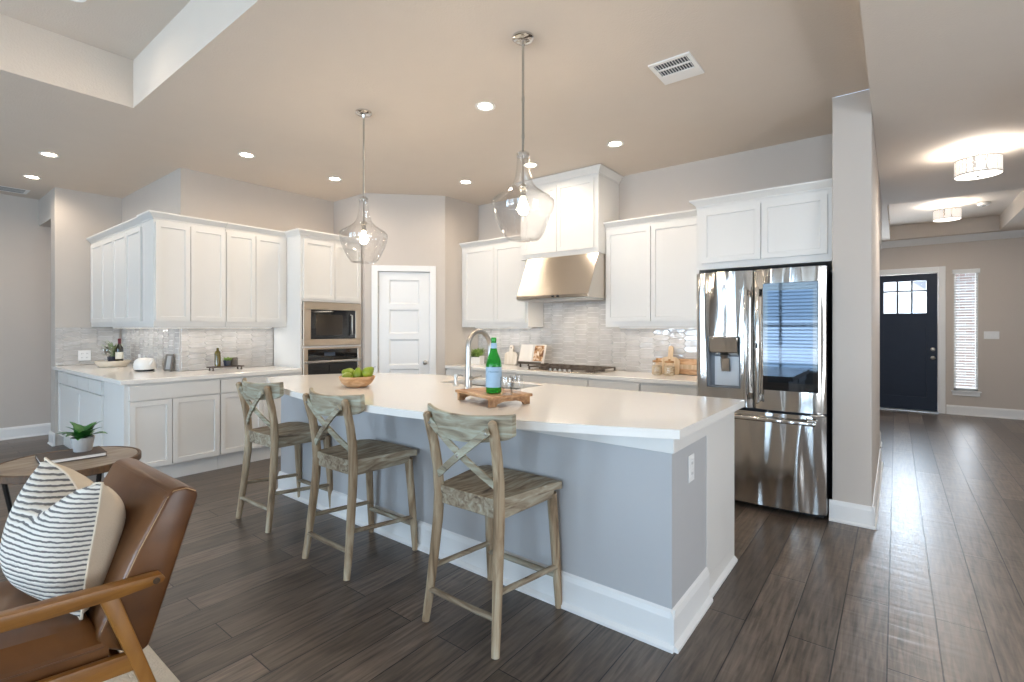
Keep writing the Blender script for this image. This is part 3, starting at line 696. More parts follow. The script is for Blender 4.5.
# range wall uppers
cabinet('upper_cabinet', 'white two-door upper cabinet between the pantry wall and the range hood', (-4.466, 4.68, 0), 0, 1.066, 0.325, ZU0, ZU1,
        doors=[(0.06, 0.56, DU0, DU1), (0.567, 1.045, DU0, DU1)], crown_ends=(False, False), group='white upper cabinets')
cabinet('upper_cabinet', 'white two-door upper cabinet between the range hood and the fridge enclosure', (-2.399, 4.68, 0), 0, 1.031, 0.325, ZU0, ZU1,
        doors=[(0.02, 0.495, DU0, DU1), (0.502, 1.005, DU0, DU1)], crown_ends=(False, False), group='white upper cabinets')
cabinet('hood_cabinet', 'tall white two-door cabinet reaching the ceiling above the range hood', (-3.397, 4.53, 0), 0, 0.996, 0.475, 2.165, 2.97,
        doors=[(0.05, 0.495, 2.215, 2.935), (0.502, 0.948, 2.215, 2.935)], crown_ends=(True, True), crown_h=0.075)
cabinet('fridge_cabinet', 'white two-door cabinet above the refrigerator', (-1.358, 4.345, 0), 0, 0.99, 0.66, 1.885, 2.42,
        doors=[(0.045, 0.505, 1.94, 2.385), (0.512, 0.955, 1.94, 2.385)], crown_ends=(True, False))
pn = MB(); pn.box(-1.358, -1.338, 4.345, 5.005, 0.001, 1.8845); tag(pn.obj('fridge_side_panel', M_white), 'white side panel closing the left side of the refrigerator bay', 'panel')
# range base run
for (xa, xb, lab, dr, drw) in ((-4.466, -3.36, 'white base cabinet in the range run nearest the pantry', 2, 1), (-3.358, -2.442, 'white base cabinet directly under the cooktop', 2, 1),
                          (-2.440, -1.892, 'white base cabinet right of the cooktop, single drawer', 1, 1), (-1.890, -1.360, 'white base cabinet next to the refrigerator', 1, 1)):
    w = xb - xa; n = dr
    cabinet('base_cabinet', lab, (xa, 4.405, 0), 0, w, 0.60, 0, 0.882,
            doors=[(0.006 + k * (w - 0.006) / n, (k + 1) * (w - 0.006) / n, 0.155, 0.727) for k in range(n)], drawers=[(0.006, w - 0.006, 0.737, 0.862)], kick=0.14, group='white base cabinets')
tag(MB().box(-4.466, -1.36, 4.375, 5.006, 0.884, 0.922, 0.003).obj('countertop', M_quartz), 'long white quartz countertop along the range wall', 'countertop')
CTR = 0.9225

# ------------------------------------------------------------------ tile backsplashes: elongated hexagons, slightly uneven
def clip_poly(P, x0, x1, z0, z1):
    def cut(P, f, lerp):
        out = []
        for i in range(len(P)):
            a, b = P[i - 1], P[i]; fa, fb = f(a), f(b)
            if (fa >= 0) != (fb >= 0):
                t = fa / (fa - fb); out.append((a[0] + (b[0] - a[0]) * t, a[1] + (b[1] - a[1]) * t))
            if fb >= 0: out.append(b)
        return out
    for f in (lambda p: p[0] - x0, lambda p: x1 - p[0], lambda p: p[1] - z0, lambda p: z1 - p[1]):
        P = cut(P, f, None)
        if len(P) < 3: return []
    return P
def tiles(name, label, rects, M):
    """rects in local (x, z) on the plane y = 0, facing -y"""
    root = MB()
    for (x0, x1, z0, z1) in rects: root.box(x0, x1, -0.004, -0.0008, z0, z1)
    root.xf(M); o = root.obj(name, M_grout); struct(o, label)
    tb = MB(); Lh, hh, p, gp = 0.095, 0.028, 0.030, 0.0022
    pitch = 2 * Lh - p
    for (x0, x1, z0, z1) in rects:
        i0 = int(x0 / pitch) - 2
        for i in range(i0, int(x1 / pitch) + 3):
            for j in range(int(z0 / (2 * hh)) - 1, int(z1 / (2 * hh)) + 2):
                cx = i * pitch; cz = j * 2 * hh + (hh if i % 2 else 0)
                P = [(cx - Lh + gp, cz), (cx - Lh + p + gp / 2, cz - hh + gp), (cx + Lh - p - gp / 2, cz - hh + gp), (cx + Lh - gp, cz), (cx + Lh - p - gp / 2, cz + hh - gp), (cx - Lh + p + gp / 2, cz + hh - gp)]
                P = clip_poly(P, x0, x1, z0, z1)
                if len(P) < 3: continue
                mx = sum(q[0] for q in P) / len(P); mz = sum(q[1] for q in P) / len(P)
                tx, tz = random.uniform(-0.02, 0.02), random.uniform(-0.05, 0.05)
                yy = lambda q: -0.0105 + (q[0] - mx) * tx + (q[1] - mz) * tz
                t = tb.bm
                V0 = [t.verts.new((q[0], -0.004, q[1])) for q in P]
                V1 = [t.verts.new((q[0], -0.0085, q[1])) for q in P]
                V2 = [t.verts.new((mx + (q[0] - mx) * 0.94, yy(q), mz + (q[1] - mz) * 0.90)) for q in P]
                n = len(P)
                for k in range(n):
                    t.faces.new((V0[k], V0[(k + 1) % n], V1[(k + 1) % n], V1[k])); t.faces.new((V1[k], V1[(k + 1) % n], V2[(k + 1) % n], V2[k]))
                t.faces.new(V2)
    bmesh.ops.recalc_face_normals(tb.bm, faces=tb.bm.faces)
    tb.xf(M); tb.obj('tiles', M_tile, o)
tiles('trim_6', 'glossy hexagonal tile backsplash behind the cooktop', [(-4.465, -3.40, 0.924, 1.396), (-3.40, -2.38, 0.924, 1.69), (-2.38, -1.36, 0.924, 1.396)], T(0, 5.010, 0))
tiles('trim_7', 'glossy tile backsplash along the left counter', [(1.932, 2.884, 0.944, 1.396)], T(-5.839, 0, 0) @ Rz(PI / 2))
tiles('trim_8', 'glossy tile backsplash across the alcove', [(-7.80, -5.86, 0.944, 1.396)], T(0, 1.929, 0))
tiles('trim_9', 'glossy tile backsplash on the alcove side wall', [(1.295, 1.90, 0.944, 1.396)], T(-7.819, 0, 0) @ Rz(PI / 2))

# under-cabinet light bars
def ucl(name, label, x, y, rz, L, power):
    o = MB().box(-L / 2, L / 2, -0.02, 0.02, -0.012, -0.001, 0.002).obj('under_cabinet_light', M_plastic)
    o.location = (x, y, ZU0); o.rotation_euler = (0, 0, rz); tag(o, label, 'light', 'under-cabinet light bars')
    l = MB().box(-L / 2 + 0.01, L / 2 - 0.01, -0.014, 0.014, -0.014, -0.0124).obj('lens', emit_mat('bar_lens', (1, 0.93, 0.84, 1), 1.2), o)
    area('bar_light', (x, y, ZU0 - 0.02), (0, 0, rz), L, 0.03, power, (1.0, 0.95, 0.88))
ucl('u', 'light bar under the left wall cabinets', -5.70, 2.25, R90, 1.1, 1.0)
ucl('u', 'light bar under the alcove cabinets', -6.8, 1.80, 0, 1.6, 1.2)
ucl('u', 'light bar under the cabinet left of the range hood', -3.93, 4.86, 0, 0.9, 0.8)
ucl('u', 'light bar under the cabinet right of the range hood', -1.87, 4.86, 0, 0.9, 0.8)

# ------------------------------------------------------------------ range hood
hd = thing('range_hood', 'stainless steel canopy hood over the cooktop', 'range hood', (-2.838, 0, 0))
hw = 0.445
m = MB(); m.prism([(5.0, 1.70), (4.30, 1.70), (4.30, 1.735), (4.515, 2.16), (5.0, 2.16)], 'x', -hw, hw, 0.003); m.obj('canopy', M_hood, hd)
m = MB(); m.box(-hw + 0.01, hw - 0.01, 4.31, 4.66, 1.684, 1.699); m.obj('filter_panel', M_nickel, hd)
for k in (-0.03, 0.03): MB().lathe([(0.010, 0), (0.010, 0.012), (0, 0.013)], 12, T(0.06 + k, 4.2995, 1.717) @ Rx(PI / 2)).obj('knob', M_black, hd, True)
area('hood_lamp', (-2.84, 4.6, 1.67), (0, 0, 0), 0.5, 0.05, 3, (1.0, 0.88, 0.72))

# ------------------------------------------------------------------ gas cooktop
ck = thing('cooktop', 'steel gas cooktop with black cast iron grates', 'cooktop', (-2.80, 4.66, CTR))
MB().box(-0.415, 0.415, -0.255, 0.255, 0.0005, 0.012, 0.004, 2).obj('base_plate', M_hood, ck)
for (x, y, r) in ((-0.28, -0.11, 0.042), (-0.28, 0.13, 0.036), (0, 0.04, 0.055), (0.28, -0.11, 0.036), (0.28, 0.13, 0.042)):
    bo = MB().lathe([(r + 0.012, 0), (r + 0.01, 0.008), (r, 0.012), (r, 0.018), (0, 0.018)], 20, T(x, y, 0.0125)).obj('burner', M_iron, ck, True)
for gx in (-0.275, 0.0, 0.275):
    g = MB(); w, d, z = 0.130, 0.225, 0.042
    for yy in (-d, -0.075, 0.075, d): g.box(gx - w, gx + w, yy - 0.006, yy + 0.006, z - 0.006, z + 0.006, 0.002)
    for xx in (-w, -0.04, 0.04, w): g.box(gx + xx - 0.006, gx + xx + 0.006, -d, d, z - 0.005, z + 0.006, 0.002)
    for xx in (-w, w):
        for yy in (-d, d): g.box(gx + xx - 0.008, gx + xx + 0.008, yy - 0.008, yy + 0.008, 0.0125, z, 0.002)
    g.obj('grate', M_iron, ck)
for k in range(5): MB().lathe([(0.018, 0), (0.018, 0.004), (0.014, 0.006), (0.013, 0.022), (0, 0.023)], 14, T(-0.12 + k * 0.06, -0.237, 0.0125)).obj('knob', M_nickel, ck, True)

# ------------------------------------------------------------------ refrigerator
fr = thing('refrigerator', 'polished steel French-door refrigerator with glass panel and ice dispenser', 'refrigerator', (-0.842, 4.10, 0))
fw_ = 0.452
MB().box(-fw_ + 0.006, fw_ - 0.006, 0.10, 0.86, 0.03, 1.825, 0.006, 2).obj('body', M_darkcase, fr)
for x in (-0.36, 0.36):
    for y in (0.16, 0.78): MB().cyl(0.02, 0.001, 0.0295, 10, T(x, y, 0)).obj('foot', M_black, fr, True)
MB().box(-0.43, 0.43, 0.105, 0.135, 0.012, 0.0295).obj('toe_grille', M_black, fr)
def fridge_door(x0, x1, z0, z1, holes=()):
    """slightly bowed slab with rounded vertical edges; a rectangular opening may be cut"""
    n = 14; xs = [x0 + (x1 - x0) * i / n for i in range(n + 1)]
    cut = []
    for h_ in holes: cut += [h_[0], h_[1]]
    xs = sorted(set([round(x, 5) for x in xs if all(abs(x - c) > 0.012 for c in cut)] + [round(c, 5) for c in cut]))
    zs = sorted(set([z0, z1] + [v for h_ in holes for v in (h_[2], h_[3])]))
    def yf(x):
        u = (x - x0) / (x1 - x0); e = min(u, 1 - u) * (x1 - x0)
        y = -0.030 * math.sin(PI * u)
        if e < 0.02: y += 0.02 * (1 - math.sqrt(max(0, 1 - ((0.02 - e) / 0.02) ** 2)))
        return y + 0.020
    b = bmesh.new(); Fv = {}; Bv = {}
    for x in xs:
        for z in zs:
            Fv[x, z] = b.verts.new((x, yf(x), z)); Bv[x, z] = b.verts.new((x, 0.095, z))
    inh = lambda xa, xb, za, zb: any(h_[0] - 1e-4 <= xa and xb <= h_[1] + 1e-4 and h_[2] - 1e-4 <= za and zb <= h_[3] + 1e-4 for h_ in holes)
    for i in range(len(xs) - 1):
        for j in range(len(zs) - 1):
            a_, b_, c_, d_ = xs[i], xs[i + 1], zs[j], zs[j + 1]
            if inh(a_, b_, c_, d_): continue
            b.faces.new((Fv[a_, c_], Fv[b_, c_], Fv[b_, d_], Fv[a_, d_])); b.faces.new((Bv[a_, c_], Bv[a_, d_], Bv[b_, d_], Bv[b_, c_]))
    be = [e for e in b.edges if len(e.link_faces) == 1]
    fe = {}
    for (x, z), v in Fv.items(): fe[v] = Bv[x, z]
    for e in be:
        v0, v1 = e.verts
        if v0 in fe and v1 in fe: b.faces.new((v0, v1, fe[v1], fe[v0]))
    for v in [v for v in b.verts if not v.link_faces]: b.verts.remove(v)
    bmesh.ops.recalc_face_normals(b, faces=b.faces)
    return b
XS = -0.022
mb = MB(); mb.merge(fridge_door(-fw_, XS - 0.003, 0.775, 1.83, [(-0.36, -0.108, 0.918, 1.322)])); ld = mb.obj('door', M_fridge, fr, True)
mb = MB(); mb.merge(fridge_door(XS + 0.003, fw_, 0.775, 1.83)); rd = mb.obj('door', M_fridge, fr, True)
mb = MB(); mb.merge(fridge_door(-fw_, fw_, 0.055, 0.755)); fd = mb.obj('freezer_drawer', M_fridge, fr, True)
# dispenser
m = MB(); m.box(-0.359, -0.109, 0.075, 0.085, 0.919, 1.321).box(-0.359, -0.350, 0.012, 0.075, 0.919, 1.321).box(-0.118, -0.109, 0.012, 0.075, 0.919, 1.321).box(-0.35, -0.118, 0.012, 0.075, 0.919, 0.926)
dsp = m.obj('dispenser_niche', mat('grey_plastic', srgb(120, 124, 130), 0.4), fr)
MB().prism([(0.074, 1.165), (0.008, 1.192), (0.002, 1.206), (-0.024, 1.318), (0.074, 1.318)], 'x', -0.340, -0.128, 0.006, 2).obj('dispenser_head', M_chrome, dsp)
MB().box(-0.315, -0.135, 0.066, 0.0745, 0.93, 1.16).obj('back_plate', mat('pale_grey_plastic', srgb(198, 202, 206), 0.3), dsp)
MB().prism([(0.062, 1.04), (0.05, 1.04), (0.03, 1.15), (0.062, 1.15)], 'x', -0.265, -0.195, 0.006).obj('paddle', M_chrome, dsp)
MB().lathe([(0.034, 0), (0.028, -0.02), (0.02, -0.03)], 16, T(-0.235, 0.035, 1.175)).obj('spout', M_nickel, dsp, True)
# glass door panel
gd = MB().box(0.052, 0.408, -0.016, 0.012, 0.925, 1.722, 0.002).obj('glass_panel', M_blackglass, fr)
MB().box(0.085, 0.375, -0.0172, -0.0162, 0.985, 1.665).obj('mirror_glass', mat('smoked_mirror_glass', srgb(52, 58, 66), 0.03, 0.85, var=0.02), gd)
# handles
def vhandle(x):
    m = MB(); m.box(x - 0.013, x + 0.013, -0.052, -0.030, 0.82, 1.70, 0.009, 3)
    for z in (0.86, 1.66): m.box(x - 0.009, x + 0.009, -0.034, 0.028, z - 0.025, z + 0.025, 0.004)
    return m
vhandle(XS - 0.042).obj('handle', M_fridge, fr, True)
vhandle(XS + 0.040).obj('handle', M_fridge, fr, True)
MB().box(XS + 0.032, XS + 0.048, -0.0545, -0.0522, 1.235, 1.275, 0.002).obj('button', M_darkcase, fr)
m = MB(); m.box(-0.40, 0.40, -0.058, -0.034, 0.690, 0.722, 0.010, 3)
for x in (-0.37, 0.37): m.box(x - 0.03, x + 0.03, -0.04, 0.016, 0.698, 0.735, 0.005)
m.obj('handle', M_fridge, fr, True)
m = MB(); m.box(0.36, 0.45, -0.02, 0.02, 0.757, 0.772, 0.003); m.obj('hinge', M_chrome, fr)

# ------------------------------------------------------------------ island
IX0, IX1, IY0, IYM, IY1 = -4.13, -0.765, 2.11, 2.60, 3.14
CTI = 0.915
isl = thing('kitchen_island', 'long grey kitchen island with a white base moulding', 'kitchen island', ((IX0 + IX1) / 2, 0, 0))
ox = (IX0 + IX1) / 2
m = MB(); m.box(IX0 - ox, IX1 - ox, IY0, IYM, 0.001, CTI - 0.001); m.obj('grey_knee_wall', M_island, isl)
m = MB(); m.box(IX0 - ox, -2.95 - ox, IYM + 0.0005, IY1, 0.10, CTI - 0.001).box(-2.05 - ox, IX1 + 0.004 - ox, IYM + 0.0005, IY1, 0.10, CTI - 0.001).box(-2.95 - ox, -2.05 - ox, IYM + 0.0005, IY1, 0.10, 0.66)
m.box(-2.95 - ox, -2.05 - ox, IY1 - 0.02, IY1, 0.66, CTI - 0.001)
m.obj('white_cabinet_body', M_white, isl)
m = MB(); m.box(IX0 - ox, IX1 + 0.004 - ox, IYM + 0.0005, IY1 - 0.06, 0.001, 0.0995).box(IX1 - 0.03 - ox, IX1 + 0.004 - ox, IY1 - 0.06, IY1, 0.001, 0.0995); m.obj('toe_kick', M_white, isl)
for k in range(6):
    w = (IX1 - IX0) / 6
    q = MB(); shaker(q, 0.004, w - 0.004, 0.11, 0.86); q.xf(T(IX0 - ox + (k + 1) * w, IY1, 0) @ Rz(PI)); q.obj('door', M_white, isl)
# white apron band under the top on the knee wall
m = MB(); m.box(IX0 - 0.012 - ox, IX1 + 0.012 - ox, IY0 - 0.012, IY0, 0.845, CTI - 0.001, 0.002).box(IX1 - ox, IX1 + 0.012 - ox, IY0, IYM, 0.845, CTI - 0.001, 0.002)
m.obj('apron', M_white, isl)
m = MB(); B = [(0.0, 0.001), (0.034, 0.001), (0.034, 0.014), (0.016, 0.03), (0.016, 0.135), (0.009, 0.16), (0.0, 0.17)]
m.prism([(IY0 - 0.0004 - q[0], q[1]) for q in B], 'x', IX0 - 0.016 - ox, IX1 + 0.016 - ox)
m.prism([(IX1 + 0.0004 + q[0] - ox, q[1]) for q in B], 'y', IY0 - 0.02, IYM)
m.prism([(IX1 + 0.0044 + q[0] * 0.6 - ox, q[1] * 0.2) for q in ((0, 0.005), (0.03, 0.005), (0.03, 0.07), (0.0, 0.16))], 'y', IYM + 0.0, IY1)
m.obj('base_moulding', M_trim, isl)
# island top: bowed front, rounded left end, sink cut-out
def island_outline():
    P = [(-0.718, 3.205), (-0.722, 2.085)]
    n = 26; xa, xb = -0.722, -4.33; ya = 2.085; sag = 0.40
    for i in range(1, n + 1):
        u = i / n; P.append((xa + (xb - xa) * u, ya - sag * (1 - (2 * u - 1) ** 2)))
    P += [(-4.36, 2.16), (-4.33, 2.40), (-4.20, 2.66), (-3.98, 2.92), (-3.70, 3.10), (-3.42, 3.19), (-3.25, 3.205)]
    return P
def slab(outer, holes, z0, z1):
    b = bmesh.new(); es = []
    for loop in [outer] + holes:
        v = [b.verts.new((p[0], p[1], z1)) for p in loop]
        es += [b.edges.new((v[i], v[(i + 1) % len(v)])) for i in range(len(v))]
    bmesh.ops.triangle_fill(b, use_beauty=True, edges=es)
    fs = b.faces[:]
    r = bmesh.ops.extrude_face_region(b, geom=fs)
    vs = [g for g in r['geom'] if isinstance(g, bmesh.types.BMVert)]
    bmesh.ops.translate(b, verts=vs, vec=(0, 0, z0 - z1))
    bmesh.ops.recalc_face_normals(b, faces=b.faces)
    return b
SK = (-2.88, -2.10, 2.76, 3.09)
mb = MB(); mb.merge(slab(island_outline(), [[(SK[0], SK[2]), (SK[1], SK[2]), (SK[1], SK[3]), (SK[0], SK[3])]], CTI, 0.955))
tag(mb.obj('island_top', M_quartz), 'white quartz island top with a bowed seating edge', 'countertop')
ZI = 0.9555
sk = thing('sink', 'steel undermount sink set into the island top', 'sink', ((SK[0] + SK[1]) / 2, (SK[2] + SK[3]) / 2, 0))
sx, sy = (SK[1] - SK[0]) / 2, (SK[3] - SK[2]) / 2
m = MB()
m.box(-sx - 0.02, -sx, -sy - 0.02, sy + 0.02, 0.70, CTI - 0.001).box(sx, sx + 0.02, -sy - 0.02, sy + 0.02, 0.70, CTI - 0.001).box(-sx, sx, -sy - 0.02, -sy, 0.70, CTI - 0.001).box(-sx, sx, sy, sy + 0.02, 0.70, CTI - 0.001).box(-sx - 0.02, sx + 0.02, -sy - 0.02, sy + 0.02, 0.685, 0.6995)
m.obj('basin', M_nickel, sk)
MB().lathe([(0.045, 0), (0.04, 0.006), (0.02, 0.003), (0, 0.003)], 16, T(0, 0, 0.70)).obj('drain', M_chrome, sk, True)
# faucet
fc = thing('faucet', 'brushed nickel gooseneck faucet behind the green bottle', 'faucet', (-2.40, 2.58, ZI))
MB().lathe([(0.032, 0), (0.031, 0.008), (0.026, 0.012), (0.0265, 0.03), (0.022, 0.13), (0.0185, 0.16)], 20).obj('base', M_nickel, fc, True)
pa = [(0, 0, 0.155), (0, 0, 0.29)]
R = 0.118
for k in range(0, 19): a = PI * k / 18 * 0.97; pa.append((0, R - R * math.cos(a), 0.29 + R * math.sin(a)))
MB().tube(pa, 0.0185, 14).obj('neck', M_nickel, fc, True)
e = pa[-1]; MB().tube([e, (0, e[1] + 0.004, e[2] - 0.03), (0, e[1] + 0.006, e[2] - 0.10)], [0.0195, 0.021, 0.023], 14).obj('spray_head', M_nickel, fc, True)
m = MB(); m.tube([(0.02, 0, 0.075), (0.045, 0, 0.078)], 0.014, 12); m.tube([(0.045, 0, 0.078), (0.06, 0.0, 0.083), (0.13, -0.01, 0.10)], [0.009, 0.008, 0.006], 10); m.obj('lever', M_nickel, fc, True)
sd = thing('soap_dispenser', 'small nickel soap pump beside the faucet', 'soap dispenser', (-2.62, 2.68, ZI))
MB().lathe([(0.024, 0), (0.024, 0.006), (0.012, 0.012), (0.010, 0.055), (0.017, 0.06), (0.017, 0.085), (0, 0.088)], 16).obj('pump', M_nickel, sd, True)
MB().tube([(0, 0, 0.074), (0.0, 0.04, 0.078), (0, 0.075, 0.066)], 0.006, 10).obj('spout', M_nickel, sd, True)
tb_ = thing('air_switch', 'short chrome air switch button between faucet and sink', 'switch', (-2.22, 2.66, ZI))
MB().lathe([(0.022, 0), (0.022, 0.006), (0.016, 0.01), (0.016, 0.02), (0, 0.022)], 16).obj('button', M_chrome, tb_, True)

# wall plates
def plate(name, label, cat, M, w=0.075, h=0.12, kind='outlet', gang=1, group=None):
    t = thing(name, label, cat, group=group); t.matrix_world = M
    MB().box(-w / 2, w / 2, -0.006, -0.0005, -h / 2, h / 2, 0.002).obj('plate', M_plastic, t)
    for g in range(gang):
        cx = (g - (gang - 1) / 2) * 0.046
        if kind == 'outlet':
            for zz in (-0.024, 0.024):
                r = MB().box(cx - 0.015, cx + 0.015, -0.0082, -0.0062, zz - 0.017, zz + 0.017, 0.002).obj('receptacle', M_plastic, t)
                MB().box(-0.008 + cx, -0.0055 + cx, -0.0088, -0.0083, zz - 0.006, zz + 0.006).box(0.0055 + cx, 0.008 + cx, -0.0088, -0.0083, zz - 0.006, zz + 0.006).obj('slot', M_black, r)
        else:
            MB().prism([(-0.0062, -0.03), (-0.013, -0.028), (-0.008, 0.03), (-0.0062, 0.03)], 'x', cx - 0.014, cx + 0.014).obj('rocker', M_plastic, t)
    return t
plate('wall_outlet', 'white outlet plate on the grey end of the island', 'outlet', T(IX1 + 0.0006, 2.355, 0.727) @ Rz(PI / 2), 0.075, 0.125)
plate('wall_outlet', 'wide white double outlet plate on the alcove side wall tile', 'outlet', T(-7.806, 1.555, 1.055) @ Rz(PI / 2), 0.12, 0.125, gang=2)
plate('wall_outlet', 'small white outlet plate on the alcove back tile beside the wine tray', 'outlet', T(-7.44 + 0.35, 1.917, 1.02), 0.075, 0.12)
plate('light_switch', 'triple white switch plate on the wall right of the sidelight', 'switch', T(1.175, 10.659, 1.28), 0.175, 0.118, 'switch', 3)

# ------------------------------------------------------------------ ceiling fixtures
def downlight(x, y, z, label, power=22):
    t = thing('downlight', label, 'ceiling light', (x, y, z), 0, 'recessed ceiling downlights')
    MB().lathe([(0.052, -0.0015), (0.076, -0.0015), (0.074, -0.006), (0.055, -0.003), (0.052, -0.0015)], 28, cap=False).obj('trim_ring', M_plastic, t, True)
    MB().lathe([(0.0515, -0.001), (0.0515, -0.003), (0, -0.003)], 24).obj('lens', M_can, t, True)
    spot('downlight_beam', (x, y, z - 0.012), power, (1.0, 0.86, 0.70), 3.0, 0.7, 0.05)
downlight(-6.40, 1.014, H, 'recessed downlight at far left, the nearer of the two beside the tray recess')
downlight(-7.50, 1.05, H, 'recessed downlight at far left, closest to the ceiling vent by the opening')
downlight(-4.92, 2.18, H, 'recessed downlight in front of the left wall cabinets')
downlight(-4.93, 3.13, H, 'recessed downlight before the oven tower and pantry corner')
downlight(-3.86, 4.11, H, 'recessed downlight nearest the pantry door wall')
downlight(-2.43, 2.80, H, 'recessed downlight over the island between the two pendants and the range')
downlight(-2.0, 4.09, H, 'recessed downlight right of the tall hood cabinet')
downlight(-2.94, 4.09, H, 'recessed downlight behind the nearer pendant, left of the hood cabinet')
downlight(-3.94, 0.72, TZ, 'recessed downlight up inside the tray ceiling, cut by the top edge of the view', 6)

def pendant(name, loc, label):
    t = thing(name, label, 'pendant light', loc, 0, 'glass pendants over the island')
    MB().lathe([(0.062, 0), (0.062, -0.012), (0.05, -0.022), (0.018, -0.024), (0.012, -0.045), (0, -0.046)], 28).obj('canopy', M_chrome, t, True)
    m = MB(); m.tube([(0, 0, -0.04), (0, 0, -0.66)], 0.0075, 10); m.cyl(0.009, -0.37, -0.345, 12); m.cyl(0.009, -0.58, -0.56, 12); m.obj('rod', M_nickel, t, True)
    MB().lathe([(0.036, -0.682), (0.037, -0.668), (0.022, -0.655), (0.008, -0.648), (0, -0.648)], 24).obj('cap', M_chrome, t, True)
    m = MB(); m.tube([(0, 0, -0.66), (0, 0, -0.845)], 0.0055, 10); m.lathe([(0.0, -0.835), (0.012, -0.838), (0.028, -0.850), (0.029, -0.862), (0.017, -0.868), (0.017, -0.915), (0, -0.915)], 20); m.obj('socket', M_chrome, t, True)
    prof = [(0.034, -0.675), (0.034, -0.70), (0.037, -0.75), (0.045, -0.80), (0.060, -0.838), (0.088, -0.868), (0.130, -0.897), (0.162, -0.918), (0.173, -0.932), (0.174, -0.950), (0.168, -0.985), (0.152, -1.035), (0.128, -1.088), (0.103, -1.128), (0.088, -1.143), (0.070, -1.147), (0, -1.147)]
    prof = [(q[0] * 1.035, -0.675 + (q[1] + 0.675) * 1.03) for q in prof]
    inner = [(max(0, q[0] - 0.004), q[1] + (0.004 if q[1] < -1.12 else 0.001)) for q in prof[::-1]]
    MB().lathe(prof + inner, 48, cap=False).obj('glass_shade', M_glass, t, True)
    MB().lathe([(0.013, -0.915), (0.016, -0.93), (0.030, -0.965), (0.032, -0.985), (0.024, -1.008), (0, -1.018)], 20).obj('bulb', M_bulb, t, True)
    point('pendant_glow', (loc[0], loc[1], loc[2] - 0.985), 20, (1.0, 0.84, 0.66), 0.04)
    return t
pendant('pendant_light', (-1.683, 2.268, H), 'clear glass pendant on a slim rod, the nearer one in front of the hood')
pendant('pendant_light', (-3.235, 2.302, H), 'clear glass pendant on a slim rod, the farther one before the oven tower')

def lattice_mat():
    m, nt, P, N, L = nodes_of('patterned_drum_shade')
    tc = N.new('ShaderNodeTexCoord'); vo = N.new('ShaderNodeTexVoronoi'); vo.feature = 'DISTANCE_TO_EDGE'; vo.inputs['Scale'].default_value = 52; vo.inputs['Randomness'].default_value = 0.25
    L.new(tc.outputs['Object'], vo.inputs['Vector'])
    r = N.new('ShaderNodeValToRGB'); e = r.color_ramp.elements
    e[0].position = 0.05; e[0].color = srgb(178, 170, 162); e[1].position = 0.09; e[1].color = (1, 0.96, 0.9, 1)
    L.new(vo.outputs['Distance'], r.inputs[0]); L.new(r.outputs[0], P.inputs['Base Color']); L.new(r.outputs[0], P.inputs['Emission Color'])
    P.inputs['Emission Strength'].default_value = 0.5
    return m
M_shade = lattice_mat()
def drum(loc, label, power):
    t = thing('drum_light', label, 'ceiling light', loc, 0, 'drum lights down the hall')
    MB().lathe([(0.055, -0.001), (0.055, -0.016), (0, -0.022)], 24).obj('canopy', M_nickel, t, True)
    MB().cyl(0.008, -0.088, -0.02, 10).obj('stem', M_nickel, t, True)
    MB().lathe([(0.147, -0.216), (0.147, -0.086)], 48, cap=False).obj('shade', M_shade, t, True)
    m = MB()
    for z in (-0.088, -0.214): m.lathe([(0.1455, z - 0.004), (0.1495, z - 0.004), (0.1495, z + 0.004), (0.1455, z + 0.004), (0.1455, z - 0.004)], 48, cap=False)
    for k in range(3): m.tube([(0.007 * math.cos(k * 2.094), 0.007 * math.sin(k * 2.094), -0.084), (0.146 * math.cos(k * 2.094), 0.146 * math.sin(k * 2.094), -0.086)], 0.003, 6)
    m.obj('frame', M_nickel, t, True)
    MB().lathe([(0.144, -0.210), (0.144, -0.218), (0, -0.222)], 48, cap=False).obj('diffuser', M_diff, t, True)
    MB().lathe([(0.018, -0.221), (0.018, -0.226), (0.007, -0.232), (0, -0.234)], 16).obj('finial', M_nickel, t, True)
    area('drum_up', (loc[0], loc[1], loc[2] - 0.10), (PI, 0, 0), 0.2, 0.2, power * 0.5, NEUT)
    area('drum_down', (loc[0], loc[1], loc[2] - 0.24), (0, 0, 0), 0.2, 0.2, power * 0.5, NEUT)
drum((0.536, 5.596, HH), 'large patterned drum ceiling light nearest the kitchen', 26)
drum((0.555, 9.05, UZ), 'drum ceiling light in the foyer tray in front of the door', 26)
sm = thing('smoke_detector', 'small white smoke detector on the foyer tray ceiling', 'smoke detector', (0.95, 9.3, UZ))
MB().lathe([(0.065, -0.001), (0.065, -0.02), (0.05, -0.035), (0, -0.037)], 24).obj('housing', M_plastic, sm, True)
MB().lathe([(0.02, -0.0365), (0.02, -0.04), (0, -0.041)], 12).obj('grille', M_black, sm, True)
